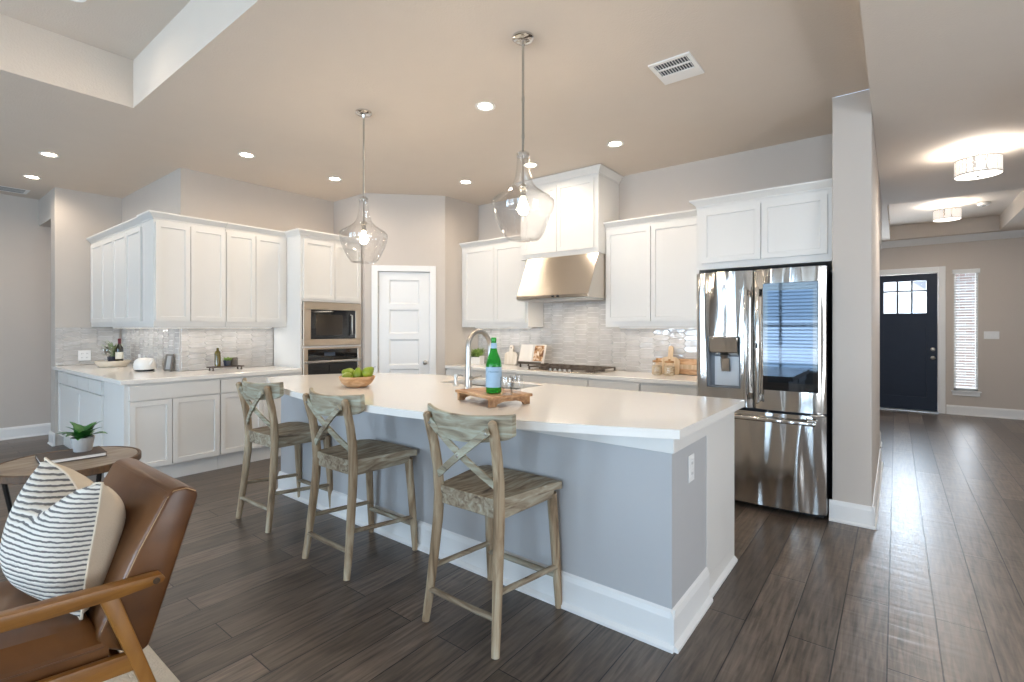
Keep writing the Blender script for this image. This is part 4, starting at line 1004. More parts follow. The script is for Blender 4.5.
# ceiling registers
v = thing('ceiling_vent', 'white square ceiling vent with two slotted openings near the fridge end', 'vent', (-1.11, 3.145, H))
m = MB(); w, d = 0.13, 0.15
m.box(-w, w, -d, -0.125, -0.010, -0.001).box(-w, w, 0.035, d, -0.010, -0.001).box(-w, -0.105, -0.125, 0.035, -0.010, -0.001).box(0.105, w, -0.125, 0.035, -0.010, -0.001).box(-0.105, 0.105, -0.052, -0.038, -0.010, -0.001)
m.obj('frame', M_plastic, v)
MB().box(-0.105, 0.105, -0.125, 0.035, -0.003, -0.0012).obj('duct', M_darkcase, v)
m = MB()
for y0_, y1_ in ((-0.125, -0.052), (-0.038, 0.035)):
    for k in range(12): m.box(-0.0012, 0.0012, y0_, y1_, -0.0085, -0.0033, M=T(-0.096 + k * 0.0175, 0, 0))
m.obj('slats', M_plastic, v)
v = thing('ceiling_vent', 'white rectangular ceiling vent at far left above the opening', 'vent', (-8.38, 0.92, H), PI / 2)
m = MB(); m.box(-0.22, 0.22, -0.14, -0.105, -0.004, -0.001).box(-0.22, 0.22, 0.105, 0.14, -0.004, -0.001).box(-0.22, -0.185, -0.105, 0.105, -0.004, -0.001).box(0.185, 0.22, -0.105, 0.105, -0.004, -0.001); m.obj('frame', M_plastic, v)
MB().box(-0.185, 0.185, -0.105, 0.105, -0.0022, -0.0012).obj('duct', M_black, v)
m = MB()
for k in range(3): m.box(-0.185, 0.185, -0.052 + k * 0.052 - 0.007, -0.052 + k * 0.052 + 0.007, -0.0042, -0.0024)
m.obj('slats', M_plastic, v)

# ------------------------------------------------------------------ counter stools
def make_stool(label, loc, rz, group):
    t = thing('counter_stool', label, 'stool', loc, rz, group)
    for s in (-1, 1):      # rear leg sweeps from the floor up to the back rail
        pts = [(s * 0.215, -0.005, 0.001), (s * 0.207, 0.012, 0.12), (s * 0.197, 0.032, 0.30), (s * 0.188, 0.05, 0.48), (s * 0.186, 0.056, 0.60), (s * 0.189, 0.050, 0.72), (s * 0.194, 0.030, 0.84), (s * 0.199, 0.004, 0.94), (s * 0.202, -0.010, 0.985), (s * 0.2025, -0.0125, 0.993)]
        MB().tube(pts, [0.0185, 0.021, 0.0235, 0.025, 0.026, 0.025, 0.024, 0.023, 0.019, 0.010], 12).obj('leg', M_weather_up, t, True)
    for s in (-1, 1):
        MB().tube([(s * 0.222, 0.478, 0.001), (s * 0.217, 0.465, 0.22), (s * 0.205, 0.44, 0.575)], [0.0175, 0.0225, 0.025], 12).obj('leg', M_weather_up, t, True)
    # saddle seat of boards
    m = MB(); b = bmesh.new(); nx, ny = 12, 10; G = {}
    for k in (0, 1):
        for i in range(nx + 1):
            for j in range(ny + 1):
                u = -1 + 2 * i / nx; w_ = j / ny
                hw = 0.187 + 0.053 * min(1, w_ * 1.3)
                y = 0.045 + w_ * 0.435 + (0.012 * (1 - u * u) if j == ny else 0)
                z = 0.640 - 0.010 * (1 - u * u) * math.sin(PI * min(1, w_ * 1.1)) - 0.012 * max(0, w_ - 0.8) / 0.2
                G[k, i, j] = b.verts.new((u * hw, y, z if k else z - 0.036))
    for i in range(nx):
        for j in range(ny):
            b.faces.new((G[1, i, j], G[1, i + 1, j], G[1, i + 1, j + 1], G[1, i, j + 1])); b.faces.new((G[0, i, j], G[0, i, j + 1], G[0, i + 1, j + 1], G[0, i + 1, j]))
    rim = [(i, 0) for i in range(nx)] + [(nx, j) for j in range(ny)] + [(i, ny) for i in range(nx, 0, -1)] + [(0, j) for j in range(ny, 0, -1)]
    for a, c in zip(rim, rim[1:] + rim[:1]): b.faces.new((G[0, a[0], a[1]], G[0, c[0], c[1]], G[1, c[0], c[1]], G[1, a[0], a[1]]))
    bmesh.ops.recalc_face_normals(b, faces=b.faces)
    m.merge(b); m.obj('seat', M_weather_seat, t, True)
    m = MB()   # apron
    m.box(-0.165, 0.165, 0.052, 0.074, 0.552, 0.605, 0.004); m.box(-0.19, 0.19, 0.43, 0.45, 0.560, 0.603, 0.004)
    for s in (-1, 1): m.prism([(s * 0.180, 0.06), (s * 0.202, 0.06), (s * 0.222, 0.44), (s * 0.200, 0.44)], 'z', 0.556, 0.605, 0.003)
    m.obj('apron', M_weather_seat, t)
    # rungs
    MB().tube([(-0.203, 0.012, 0.150), (0, 0.004, 0.152), (0.203, 0.012, 0.150)], 0.0165, 10, flat=0.75).obj('rung', M_weather_rail, t, True)
    for s in (-1, 1): MB().tube([(s * 0.202, 0.025, 0.252), (s * 0.218, 0.466, 0.208)], 0.0165, 10, flat=0.75).obj('rung', M_weather_seat, t, True)
    MB().tube([(-0.217, 0.466, 0.163), (0.217, 0.466, 0.163)], 0.018, 10, flat=0.8).obj('rung', M_weather_rail, t, True)
    # curved back rail
    b = bmesh.new(); n = 22; rings = []
    for i in range(n + 1):
        u = -1 + 2 * i / n; x = u * 0.262
        y = -0.030 + 0.082 * (u * u)          # ends sweep forward
        zt = 1.018 - 0.014 * (1 - u * u); zb = 0.912 - 0.026 * (1 - u * u) + 0.012 * max(0, abs(u) - 0.9) * 10
        e = 0.006
        rings.append([b.verts.new(p) for p in ((x, y, zb + e), (x, y + 0.004, zb), (x, y + 0.022, zb), (x, y + 0.027, zb + e), (x, y + 0.025, zt - e), (x, y + 0.019, zt), (x, y + 0.002, zt), (x, y - 0.003, zt - e))])
    for a, c in zip(rings, rings[1:]):
        for k in range(8): b.faces.new((a[k], a[(k + 1) % 8], c[(k + 1) % 8], c[k]))
    b.faces.new(rings[0]); b.faces.new(rings[-1][::-1]); bmesh.ops.recalc_face_normals(b, faces=b.faces)
    m = MB(); m.merge(b); m.obj('back_rail', M_weather_slat, t, True)
    # crossed braces, bowed backwards, with a bolt at the crossing
    for s in (-1, 1):
        pts = []
        for i in range(11):
            u = i / 10; x = s * (-0.178 + (0.384 if s > 0 else 0.362) * u); z = 0.690 + 0.265 * u
            y = 0.044 - 0.062 * u - 0.022 * math.sin(PI * u) + (0.012 if s < 0 else -0.004 - 0.022 * u ** 3)
            pts.append((x, y, z))
        b = bmesh.new(); rings = []
        for i, p in enumerate(pts):
            q0 = Vector(pts[max(0, i - 1)]); q1 = Vector(pts[min(10, i + 1)]); d = (q1 - q0).normalized(); nrm = d.cross(Vector((0, 1, 0))).normalized(); yy = nrm.cross(d).normalized(); P0 = Vector(p)
            rings.append([b.verts.new(P0 + nrm * a_ + yy * c_) for a_, c_ in ((-0.016, -0.0055), (0.016, -0.0055), (0.016, 0.0055), (-0.016, 0.0055))])
        for a, c in zip(rings, rings[1:]):
            for k in range(4): b.faces.new((a[k], a[(k + 1) % 4], c[(k + 1) % 4], c[k]))
        b.faces.new(rings[0]); b.faces.new(rings[-1]); bmesh.ops.recalc_face_normals(b, faces=b.faces)
        m = MB(); m.merge(b); m.obj('brace', M_weather_slat, t)
    m = MB()
    m.lathe([(0.009, 0), (0.008, 0.004), (0, 0.006)], 12, T(0.006, -0.020, 0.8175) @ Rx(PI / 2))
    m.lathe([(0.007, 0), (0.006, 0.004), (0, 0.005)], 10, T(0.198, -0.0475, 0.944) @ Rx(PI / 2)); m.lathe([(0.007, 0), (0.006, 0.004), (0, 0.005)], 10, T(-0.178, -0.016, 0.945) @ Rx(PI / 2))
    m.obj('bolts', M_nickel, t, True)
    return t
st = make_stool('weathered wood crossed-back counter stool nearest the viewer, at the right part of the island', (-1.545, 1.602, 0), 0.0, 'weathered counter stools at the island')
dup(st, (-2.60, 1.592, 0), 0.0, 'weathered wood counter stool with crossed back, middle one of the three at the island', 'weathered counter stools at the island')
dup(st, (-3.575, 1.630, 0), 0.02, 'weathered wood counter stool with crossed back, farthest from the viewer at the island end', 'weathered counter stools at the island')

# ------------------------------------------------------------------ leaves
def leaf(mb, base, az, el, L_, w, droop=0.5, fold=0.25):
    """one leaf blade: azimuth, elevation, length, width"""
    n = 6; d = Vector((math.cos(az) * math.cos(el), math.sin(az) * math.cos(el), math.sin(el)))
    side = Vector((-math.sin(az), math.cos(az), 0)); b = mb.bm; prev = None; P = Vector(base)
    for i in range(n + 1):
        u = i / n; hw = w * math.sin(PI * (0.06 + 0.92 * u) ** 0.8) * 0.5 + 0.0008
        e2 = el - droop * u * u * 1.2
        if i: P = P + Vector((math.cos(az) * math.cos(e2), math.sin(az) * math.cos(e2), math.sin(e2))) * (L_ / n)
        up = Vector((-math.cos(az) * math.sin(e2), -math.sin(az) * math.sin(e2), math.cos(e2)))
        row = [b.verts.new(P + side * hw + up * hw * fold), b.verts.new(P), b.verts.new(P - side * hw + up * hw * fold)]
        if prev:
            b.faces.new((prev[0], prev[1], row[1], row[0])); b.faces.new((prev[1], prev[2], row[2], row[1]))
        prev = row

# ------------------------------------------------------------------ side table with plant and book
tz = 0.55
tbl = thing('side_table', 'round oak side table on slim dark legs behind the leather armchair', 'table', (-4.155, 0.755, 0))
MB().lathe([(0, tz - 0.002), (0.345, tz - 0.002), (0.346, tz - 0.006)], 64, cap=False).obj('tabletop', M_table, tbl, True)
MB().lathe([(0.346, tz - 0.006), (0.352, tz), (0.362, tz), (0.366, tz - 0.005), (0.366, tz - 0.040), (0.360, tz - 0.045), (0, tz - 0.045)], 64, cap=False).obj('edge_band', M_tableedge, tbl, True)
for k in range(3):
    a = math.radians(-103 + 120 * k); c, s_ = math.cos(a), math.sin(a)
    MB().tube([(0.30 * c, 0.30 * s_, tz - 0.045), (0.22 * c, 0.22 * s_, 0.001)], [0.013, 0.010], 8).obj('leg', M_darkmetal, tbl, True)
m = MB(); m.lathe([(0.28, tz - 0.052), (0.31, tz - 0.052), (0.31, tz - 0.046), (0.28, tz - 0.046), (0.28, tz - 0.052)], 48, cap=False); m.obj('frame_ring', M_darkmetal, tbl, True)
bk = thing('book', 'dark linen book lying flat on the round side table under the plant', 'book', (-4.215, 0.775, tz + 0.0005), -0.06)
m = MB(); m.box(-0.125, 0.125, -0.16, 0.16, 0, 0.004, 0.001).box(-0.125, 0.125, -0.16, 0.16, 0.022, 0.026, 0.001).box(-0.125, -0.121, -0.16, 0.16, 0.004, 0.022); m.obj('cover', M_bookcover, bk)
MB().box(-0.1205, 0.119, -0.154, 0.154, 0.0042, 0.0218).obj('pages', M_paper, bk)
pt = thing('potted_plant', 'broad-leaved green plant in a grey pot on the book', 'plant', (-4.235, 0.835, tz + 0.027))
MB().lathe([(0, 0), (0.044, 0), (0.047, 0.003), (0.062, 0.088), (0.062, 0.092), (0.058, 0.092), (0.058, 0.078), (0, 0.078)], 28, cap=False).obj('pot', M_greyceramic, pt, True)
MB().lathe([(0.0585, 0.076), (0.03, 0.0805), (0, 0.081)], 20, cap=False).obj('soil', M_soil, pt, True)
m = MB(); rr = random.Random(5)
for (az, el, L_, w) in ((0.7, 0.35, 0.15, 0.06), (3.6, 0.25, 0.16, 0.06), (2.2, 0.9, 0.13, 0.055), (1.2, 1.0, 0.14, 0.06), (5.2, 0.7, 0.11, 0.055), (4.4, 0.5, 0.13, 0.06), (0.1, 0.65, 0.14, 0.055), (2.9, 0.6, 0.14, 0.055), (5.9, 0.25, 0.12, 0.05), (3.9, 1.15, 0.13, 0.055), (0.9, 0.75, 0.12, 0.05), (3.3, 0.85, 0.13, 0.055), (5.5, 0.45, 0.14, 0.055), (2.5, 0.3, 0.13, 0.05), (4.8, 1.0, 0.12, 0.05)):
    leaf(m, (0.008 * math.cos(az), 0.008 * math.sin(az), 0.082), az, el + 0.12, L_ * 1.05, w * 1.25, 0.55)
m.obj('foliage', M_leaf, pt, True)

# ------------------------------------------------------------------ armchair, pillow, rug
rg = MB().box(-3.05, -0.9, -2.2, 0.725, 0.0005, 0.014, 0.004).obj('area_rug', M_rug)
tag(rg, 'cream area rug under the leather armchair', 'rug')
FL = 0.0145
ac = thing('armchair', 'tan leather armchair with honey-coloured wooden frame at the lower left', 'armchair', (-2.24, 0, 0))
hw = 0.315
m = MB(); m.prism([(0.548, 0.345), (0.520, 0.335), (0.42, 0.40), (0.412, 0.44), (0.512, 0.665), (0.594, 0.822), (0.612, 0.842), (0.655, 0.842), (0.688, 0.822), (0.693, 0.800)], 'x', -hw, hw, 0.014, 3)
bc = m.obj('back_cushion', M_leather, ac, True)
for s in (-1, 1):
    e = [(0.424, 0.450), (0.520, 0.667), (0.600, 0.818), (0.616, 0.834), (0.652, 0.835), (0.682, 0.818)]
    MB().tube([(s * (hw - 0.004), y + 0.001, z) for y, z in e], 0.0022, 6).obj('piping', M_stitch, bc, True)
m = MB(); b = bmesh.new(); nx, ny = 14, 16; G = {}
for i in range(nx + 1):
    for j in range(ny + 1):
        u = -1 + 2 * i / nx; v_ = -1 + 2 * j / ny
        h_ = 0.062 * ((1 - abs(u) ** 6) ** 0.4) * ((1 - abs(v_) ** 8) ** 0.4)
        y = 0.18 + v_ * 0.262; zc = 0.448 - 0.10 * (y - 0.18)
        G[0, i, j] = b.verts.new((u * 0.314, y, zc - 0.085)); G[1, i, j] = b.verts.new((u * 0.314, y, zc + h_ - 0.006))
for i in range(nx):
    for j in range(ny):
        b.faces.new((G[1, i, j], G[1, i + 1, j], G[1, i + 1, j + 1], G[1, i, j + 1])); b.faces.new((G[0, i, j], G[0, i, j + 1], G[0, i + 1, j + 1], G[0, i + 1, j]))
rim = [(i, 0) for i in range(nx)] + [(nx, j) for j in range(ny)] + [(i, ny) for i in range(nx, 0, -1)] + [(0, j) for j in range(ny, 0, -1)]
for a, c in zip(rim, rim[1:] + rim[:1]): b.faces.new((G[0, a[0], a[1]], G[0, c[0], c[1]], G[1, c[0], c[1]], G[1, a[0], a[1]]))
bmesh.ops.recalc_face_normals(b, faces=b.faces); m.merge(b)
scu = m.obj('seat_cushion', M_leather, ac, True)
MB().tube([(0.314, -0.07, 0.452), (0.314, 0.43, 0.402)], 0.003, 6).obj('piping', M_leather, scu, True)
for s in (-1, 1):
    xi = s * (hw + 0.006); xo = s * (hw + 0.050); xa, xb = min(xi, xo), max(xi, xo)
    m = MB(); m.prism([(0.568, 0.562), (0.578, 0.572), (0.568, 0.590), (0.20, 0.618), (-0.10, 0.638), (-0.115, 0.62), (-0.10, 0.595), (0.21, 0.574), (0.45, 0.558)], 'x', xa, xb, 0.003, 2)
    am = m.obj('armrest', M_honey, ac, True)
    MB().lathe([(0.010, 0), (0.010, 0.003), (0, 0.004)], 12, T(xo, 0.552, 0.574) @ Ry(s * PI / 2)).obj('bolt_cap', M_tableedge, am, True)
    m = MB(); m.prism([(0.412, 0.562), (0.458, 0.560), (0.625, FL), (0.593, FL)], 'x', xa + 0.004, xb - 0.004, 0.005, 2); m.obj('leg', M_honeyup, ac, True)
    m = MB(); m.prism([(-0.075, 0.60), (-0.030, 0.60), (-0.045, FL), (-0.075, FL)], 'x', xa + 0.004, xb - 0.004, 0.005, 2); m.obj('leg', M_honeyup, ac, True)
    m = MB(); m.prism([(-0.035, 0.362), (-0.035, 0.424), (0.485, 0.372), (0.50, 0.312)], 'x', xa + 0.008, xb - 0.008, 0.005, 2); rl = m.obj('side_rail', M_honey, ac, True)
    MB().lathe([(0.008, 0), (0.008, 0.003), (0, 0.004)], 12, T(xo - s * 0.008, 0.27, 0.372) @ Ry(s * PI / 2)).obj('bolt_cap', M_nickel, rl, True)
MB().box(-hw - 0.008, hw + 0.008, -0.045, -0.020, 0.345, 0.385, 0.004).obj('cross_rail', M_honey, ac)
MB().box(-hw - 0.008, hw + 0.008, 0.46, 0.485, 0.30, 0.335, 0.004).obj('cross_rail', M_honey, ac)

def pillow():
    t = thing('throw_pillow', 'square throw pillow with black-and-ivory woven stripes and cream back on the armchair', 'pillow', (-2.228, 0.395, 0.692))
    t.rotation_euler = (Matrix.Rotation(math.radians(9), 3, 'Z') @ Matrix.Rotation(math.radians(-9), 3, 'X') @ Matrix.Rotation(math.radians(3), 3, 'Y')).to_euler()
    n = 30
    def pos(u, v, s):
        hw_, hh_ = 0.222, 0.210
        x = u * hw_ * (1 - 0.13 * (1 - v * v)); z = v * hh_ * (1 - 0.10 * (1 - u * u))
        if v > -0.2: z -= 0.085 * math.exp(-((u - 0.05) / 0.42) ** 2) * ((v + 0.2) / 1.2) ** 2
        th = 0.138 * max(0, (1 - abs(u) ** 2.4) * (1 - abs(v) ** 2.4)) ** 0.5
        y = s * th + 0.012 * math.sin(3 * u + 2 * v) * (1 - abs(u)) 
        y += 0.02 * (v > 0) * v * v * math.cos(PI * u)
        return (x, y, z)
    for (s, nm, mt) in ((-1, 'striped_front', M_stripe), (1, 'cream_back', M_canvas)):
        b = bmesh.new(); G = [[b.verts.new(pos(-1 + 2 * i / n, -1 + 2 * j / n, s)) for j in range(n + 1)] for i in range(n + 1)]
        for i in range(n):
            for j in range(n): b.faces.new((G[i][j], G[i + 1][j], G[i + 1][j + 1], G[i][j + 1]))
        if s > 0: bmesh.ops.reverse_faces(b, faces=b.faces)
        m = MB(); m.merge(b); m.obj(nm, mt, t, True)
    rim = [pos(-1 + 2 * i / n, 1, 0) for i in range(n)] + [pos(1, 1 - 2 * i / n, 0) for i in range(n)] + [pos(1 - 2 * i / n, -1, 0) for i in range(n)] + [pos(-1, -1 + 2 * i / n, 0) for i in range(n)]
    MB().tube(rim, 0.0045, 6, closed=True).obj('piping', M_canvas, t, True)
pillow()

# ------------------------------------------------------------------ on the island
bw_ = thing('fruit_bowl', 'turned wooden bowl holding green pears on the island', 'bowl', (-3.13, 2.17, ZI))
MB().lathe([(0, 0), (0.062, 0), (0.075, 0.004), (0.105, 0.028), (0.124, 0.058), (0.130, 0.078), (0.124, 0.080), (0.115, 0.060), (0.095, 0.030), (0.06, 0.014), (0, 0.012)], 36, cap=False).obj('shell', M_bowl, bw_, True)
def make_pear(loc, rot, label, first=None):
    if first is None:
        t = thing('pear', label, 'fruit', loc, 0, 'pears in the wooden bowl')
        MB().lathe([(0, -0.040), (0.018, -0.038), (0.034, -0.026), (0.041, -0.006), (0.039, 0.012), (0.030, 0.028), (0.021, 0.042), (0.015, 0.052), (0.007, 0.057), (0, 0.057)], 20).obj('flesh', M_pear, t, True)
        MB().tube([(0, 0, 0.055), (0.002, 0, 0.067), (0.006, 0.002, 0.077)], 0.0018, 6).obj('stem', M_stem, t, True)
    else: t = dup(first, loc, 0, label, 'pears in the wooden bowl')
    t.rotation_euler = rot
    return t
p0 = make_pear((-3.195, 2.150, ZI + 0.095), (0.4, -1.25, 0.3), 'green pear lying at the left of the wooden bowl')
make_pear((-3.118, 2.170, ZI + 0.086), (0.1, 0.15, 0), 'green pear standing upright in the middle of the wooden bowl', p0)
make_pear((-3.050, 2.205, ZI + 0.108), (0.2, 0.9, 0.6), 'green pear perched on the right rim of the wooden bowl', p0)
make_pear((-3.150, 2.100, ZI + 0.070), (1.3, 0.3, 0.5), 'green pear lowest at the front left inside the wooden bowl', p0)
rs = thing('serving_riser', 'acacia wood riser board on the island carrying the green bottle', 'serving board', (-1.865, 2.215, ZI), -0.31)
MB().box(-0.205, 0.205, -0.140, 0.140, 0.044, 0.060, 0.003).obj('board', M_acacia, rs)
for s in (-1, 1):
    MB().prism([(-0.135, 0.0), (-0.095, 0.0), (-0.085, 0.014), (-0.04, 0.026), (0.04, 0.026), (0.085, 0.014), (0.095, 0.0), (0.135, 0.0), (0.135, 0.0435), (-0.135, 0.0435)], 'x', s * 0.175 - 0.010, s * 0.175 + 0.010, 0.001).obj('foot', M_acacia, rs)
ZR = ZI + 0.0605
bt = thing('water_bottle', 'green glass mineral water bottle with pale blue label on the riser board', 'bottle', (-1.815, 2.165, ZR))
MB().lathe([(0, 0.004), (0.03, 0), (0.043, 0.004), (0.045, 0.012), (0.045, 0.160), (0.043, 0.180), (0.034, 0.205), (0.023, 0.230), (0.0165, 0.262), (0.0145, 0.292), (0.0145, 0.300)], 32, cap=False).obj('glass', M_green, bt, True)
MB().lathe([(0.0457, 0.035), (0.0457, 0.150)], 32, cap=False).obj('label', M_bluelabel, bt, True)
MB().lathe([(0.0180, 0.255), (0.0160, 0.285)], 24, cap=False).obj('neck_label', M_bluelabel, bt, True)
MB().lathe([(0.0152, 0.294), (0.0156, 0.296), (0.0156, 0.314), (0.014, 0.317), (0, 0.317)], 20).obj('cap', M_green, bt, True)
# the lettering on the label, wrapped round the glass
fcu = bpy.data.curves.new('lettering', 'FONT'); fcu.body = 'S.PELLEGRINO'; fcu.size = 0.0105; fcu.align_x = 'CENTER'; fcu.extrude = 0.0
fo = bpy.data.objects.new('lettering', fcu); COL.objects.link(fo)
bpy.context.view_layer.update()
me = bpy.data.meshes.new_from_object(fo.evaluated_get(bpy.context.evaluated_depsgraph_get()))
bpy.data.objects.remove(fo)
a0 = math.atan2(-2.165, 1.815)
for v in me.vertices:
    an = a0 + v.co.x / 0.0461; v.co = (0.0461 * math.cos(an), 0.0461 * math.sin(an), 0.120 + v.co.y)
lo = bpy.data.objects.new('lettering', me); COL.objects.link(lo); me.materials.append(M_ink); lo.parent = bt
def tumbler(loc, label):
    t = tag(MB().lathe([(0, 0.001), (0.028, 0.001), (0.036, 0.03), (0.040, 0.06), (0.037, 0.10), (0.0355, 0.10), (0.0385, 0.06), (0.0345, 0.03), (0.026, 0.008), (0, 0.008)], 28, cap=False).obj('stemless_glass', M_glass, None, True, loc), label, 'glass', 'stemless glasses on the riser')
    return t
tumbler((-1.715, 2.245, ZR), 'clear stemless glass nearest the green bottle on the riser board')
tumbler((-1.705, 2.150, ZR), 'clear stemless glass toward the right front corner of the riser board')

# ------------------------------------------------------------------ on the range counter
pp = thing('potted_plant', 'small bushy plant in a white square pot left on the range counter', 'plant', (-4.27, 4.76, CTR), 0.2)
MB().prism([(-0.070, 0), (0.070, 0), (0.074, 0.11), (0.066, 0.11), (0.064, 0.095), (-0.064, 0.095), (-0.066, 0.11), (-0.074, 0.11)], 'y', -0.06, 0.06, 0.002).obj('pot', M_ceramic, pp)
MB().box(-0.063, 0.063, -0.059, 0.059, 0.0955, 0.1).obj('soil', M_soil, pp)
m = MB(); rr = random.Random(3)
for k in range(130):
    az = rr.uniform(0, 2 * PI); el = rr.uniform(0.35, 1.45)
    leaf(m, (rr.uniform(-0.055, 0.055), rr.uniform(-0.04, 0.04), 0.10), az, el, rr.uniform(0.08, 0.15), 0.022, 0.6)
m.obj('foliage', M_leafpale, pp, True)
def paddle(name, w, h, hw_, hl, th, m, hole=True):
    """board with a rounded handle, standing upright in the x-z plane"""
    P = [(-w / 2, 0.008), (-w / 2 + 0.008, 0), (w / 2 - 0.008, 0), (w / 2, 0.008), (w / 2, h - 0.03), (w / 2 - 0.03, h), (hw_ / 2, h + 0.008), (hw_ / 2, h + hl - 0.015), (hw_ / 2 - 0.012, h + hl), (-hw_ / 2 + 0.012, h + hl), (-hw_ / 2, h + hl - 0.015), (-hw_ / 2, h + 0.008), (-w / 2 + 0.03, h), (-w / 2, h - 0.03)]
    return P
cb1 = thing('cutting_board', 'whitewashed cutting board with a drilled handle leaning left of the cookbook', 'cutting board', (-3.86, 4.93, CTR + 0.003))
cb1.rotation_euler = (-0.13, 0, 0)
MB().prism(paddle('', 0.20, 0.16, 0.06, 0.09, 0.016, None), 'y', -0.008, 0.008, 0.003).obj('board', M_whiteboard, cb1)
MB().cyl(0.010, -0.0088, 0.0088, 14, T(0, 0, 0.215) @ Rx(PI / 2)).obj('hole_rim', M_stem, cb1, True)
cbk = thing('cookbook_stand', 'dark ornate stand holding the cookbook beside the cooktop', 'book stand', (-3.415, 4.80, CTR))
m = MB(); m.box(-0.165, 0.165, -0.075, -0.03, 0.040, 0.052, 0.003).box(-0.165, 0.165, -0.080, -0.074, 0.040, 0.070, 0.002); m.obj('ledge', M_iron, cbk)
m = MB(); m.box(-0.13, 0.13, -0.008, 0.0, 0.052, 0.225, 0.002, M=T(0, -0.020, 0) @ T(0, 0, 0.05) @ Rx(-0.30) @ T(0, 0, -0.05)); m.obj('back_rest', M_iron, cbk)
for x in (-0.14, 0.14):
    for y in (-0.06, 0.10): MB().lathe([(0, 0), (0.010, 0.002), (0.013, 0.012), (0.007, 0.022), (0.011, 0.034), (0.009, 0.0398)], 10, T(x, y, 0)).obj('foot', M_iron, cbk, True)
m = MB(); m.box(-0.15, -0.13, -0.06, 0.11, 0.0402, 0.050).box(0.13, 0.15, -0.03, 0.11, 0.0402, 0.050); m.obj('base_bar', M_iron, cbk)
ob = thing('cookbook', 'open cookbook showing a food photo on its right page', 'book', (-3.415, 4.757, CTR + 0.054))
ob.rotation_euler = (-0.30, 0, 0)
MB().box(-0.185, 0.185, -0.003, 0.0, 0, 0.225).obj('cover', M_whiteboard, ob)
def page(x0, x1, s):
    b = bmesh.new(); n = 8; A = []
    for i in range(n + 1):
        u = i / n; x = x0 + (x1 - x0) * u; q = u if s > 0 else 1 - u
        y = -0.0045 - 0.014 * math.sin(PI * min(1, q * 1.0)) ** 0.6 * (1 - q * 0.6)
        A.append([b.verts.new((x, y, 0.004)), b.verts.new((x, y, 0.222)), b.verts.new((x, -0.0032, 0.222)), b.verts.new((x, -0.0032, 0.004))])
    for a, c in zip(A, A[1:]):
        for k in range(4): b.faces.new((a[k], c[k], c[(k + 1) % 4], a[(k + 1) % 4]))
    b.faces.new(A[0]); b.faces.new(A[-1]); bmesh.ops.recalc_face_normals(b, faces=b.faces)
    m = MB(); m.merge(b); return m
page(-0.18, -0.002, -1).obj('page_block', M_paper, ob, True)
rp = page(0.002, 0.18, 1).obj('page_block', M_paper, ob, True)
MB().box(0.035, 0.170, -0.0215, -0.0205, 0.02, 0.21).obj('food_photo', M_photo, rp)
# right end: striped board, paddle board, two jars
cb2 = thing('cutting_board', 'wide striped wood cutting board leaning behind the jars beside the fridge', 'cutting board', (-1.68, 4.955, CTR + 0.003))
cb2.rotation_euler = (-0.16, 0, 0)
m = MB(); m.box(-0.29, 0.29, -0.01, 0.01, 0, 0.052, 0.002).box(-0.29, 0.29, -0.01, 0.01, 0.098, 0.155, 0.002); m.obj('dark_strips', M_bowl, cb2)
MB().box(-0.29, 0.29, -0.01, 0.01, 0.0522, 0.0978, 0.001).obj('pale_strip', M_paleboard, cb2)
cb3 = thing('cutting_board', 'maple paddle cutting board with upright handle between jars and tile', 'cutting board', (-1.80, 4.885, CTR + 0.003))
cb3.rotation_euler = (-0.22, 0, 0)
MB().prism(paddle('', 0.20, 0.17, 0.05, 0.12, 0.016, None), 'y', -0.008, 0.008, 0.003).obj('board', M_paleboard, cb3)
for (x, y, lab) in ((-1.875, 4.76, 'clear glass jar of dry goods, left of the pair by the cutting boards'), (-1.745, 4.745, 'clear glass jar of dry goods, right of the pair by the cutting boards')):
    j = thing('storage_jar', lab, 'jar', (x, y, CTR), 0, 'glass jars on the range counter')
    MB().lathe([(0, 0.002), (0.045, 0.002), (0.050, 0.008), (0.051, 0.10), (0.046, 0.115), (0.040, 0.12), (0.040, 0.128)], 24, cap=False).obj('glass', M_glass, j, True)
    MB().lathe([(0, 0.006), (0.046, 0.006), (0.0475, 0.012), (0.0475, 0.092), (0.02, 0.10), (0, 0.098)], 20, cap=False).obj('contents', M_grain, j, True)
    MB().lathe([(0.040, 0.1285), (0.044, 0.130), (0.044, 0.142), (0.03, 0.146), (0.010, 0.147), (0.012, 0.160), (0, 0.164)], 20).obj('lid', M_cork, j, True)

# ------------------------------------------------------------------ on the left counter
ty = thing('round_tray', 'round cream wooden tray in the alcove holding wine glasses', 'tray', (-7.16, 1.68, CTL))
MB().lathe([(0, 0), (0.125, 0), (0.130, 0.004), (0.165, 0.052), (0.170, 0.070), (0.162, 0.071), (0.152, 0.050), (0.12, 0.020), (0, 0.020)], 40, cap=False).obj('shell', M_cream, ty, True)
ZT = CTL + 0.021
dp = thing('potted_plant', 'dusty green plant in a dark pot at the left of the round tray', 'plant', (-7.255, 1.705, ZT))
MB().lathe([(0, 0), (0.04, 0), (0.048, 0.01), (0.055, 0.09), (0.050, 0.095), (0.046, 0.085), (0, 0.084)], 24, cap=False).obj('pot', M_darkceramic, dp, True)
MB().lathe([(0.046, 0.084), (0, 0.088)], 16, cap=False).obj('soil', M_soil, dp, True)
m = MB(); rr = random.Random(8)
for k in range(46):
    az = rr.uniform(0, 2 * PI); leaf(m, (rr.uniform(-0.02, 0.02), rr.uniform(-0.02, 0.02), 0.088), az, rr.uniform(0.8, 1.45), rr.uniform(0.14, 0.24), 0.022, 0.6)
m.obj('foliage', M_leafgrey, dp, True)
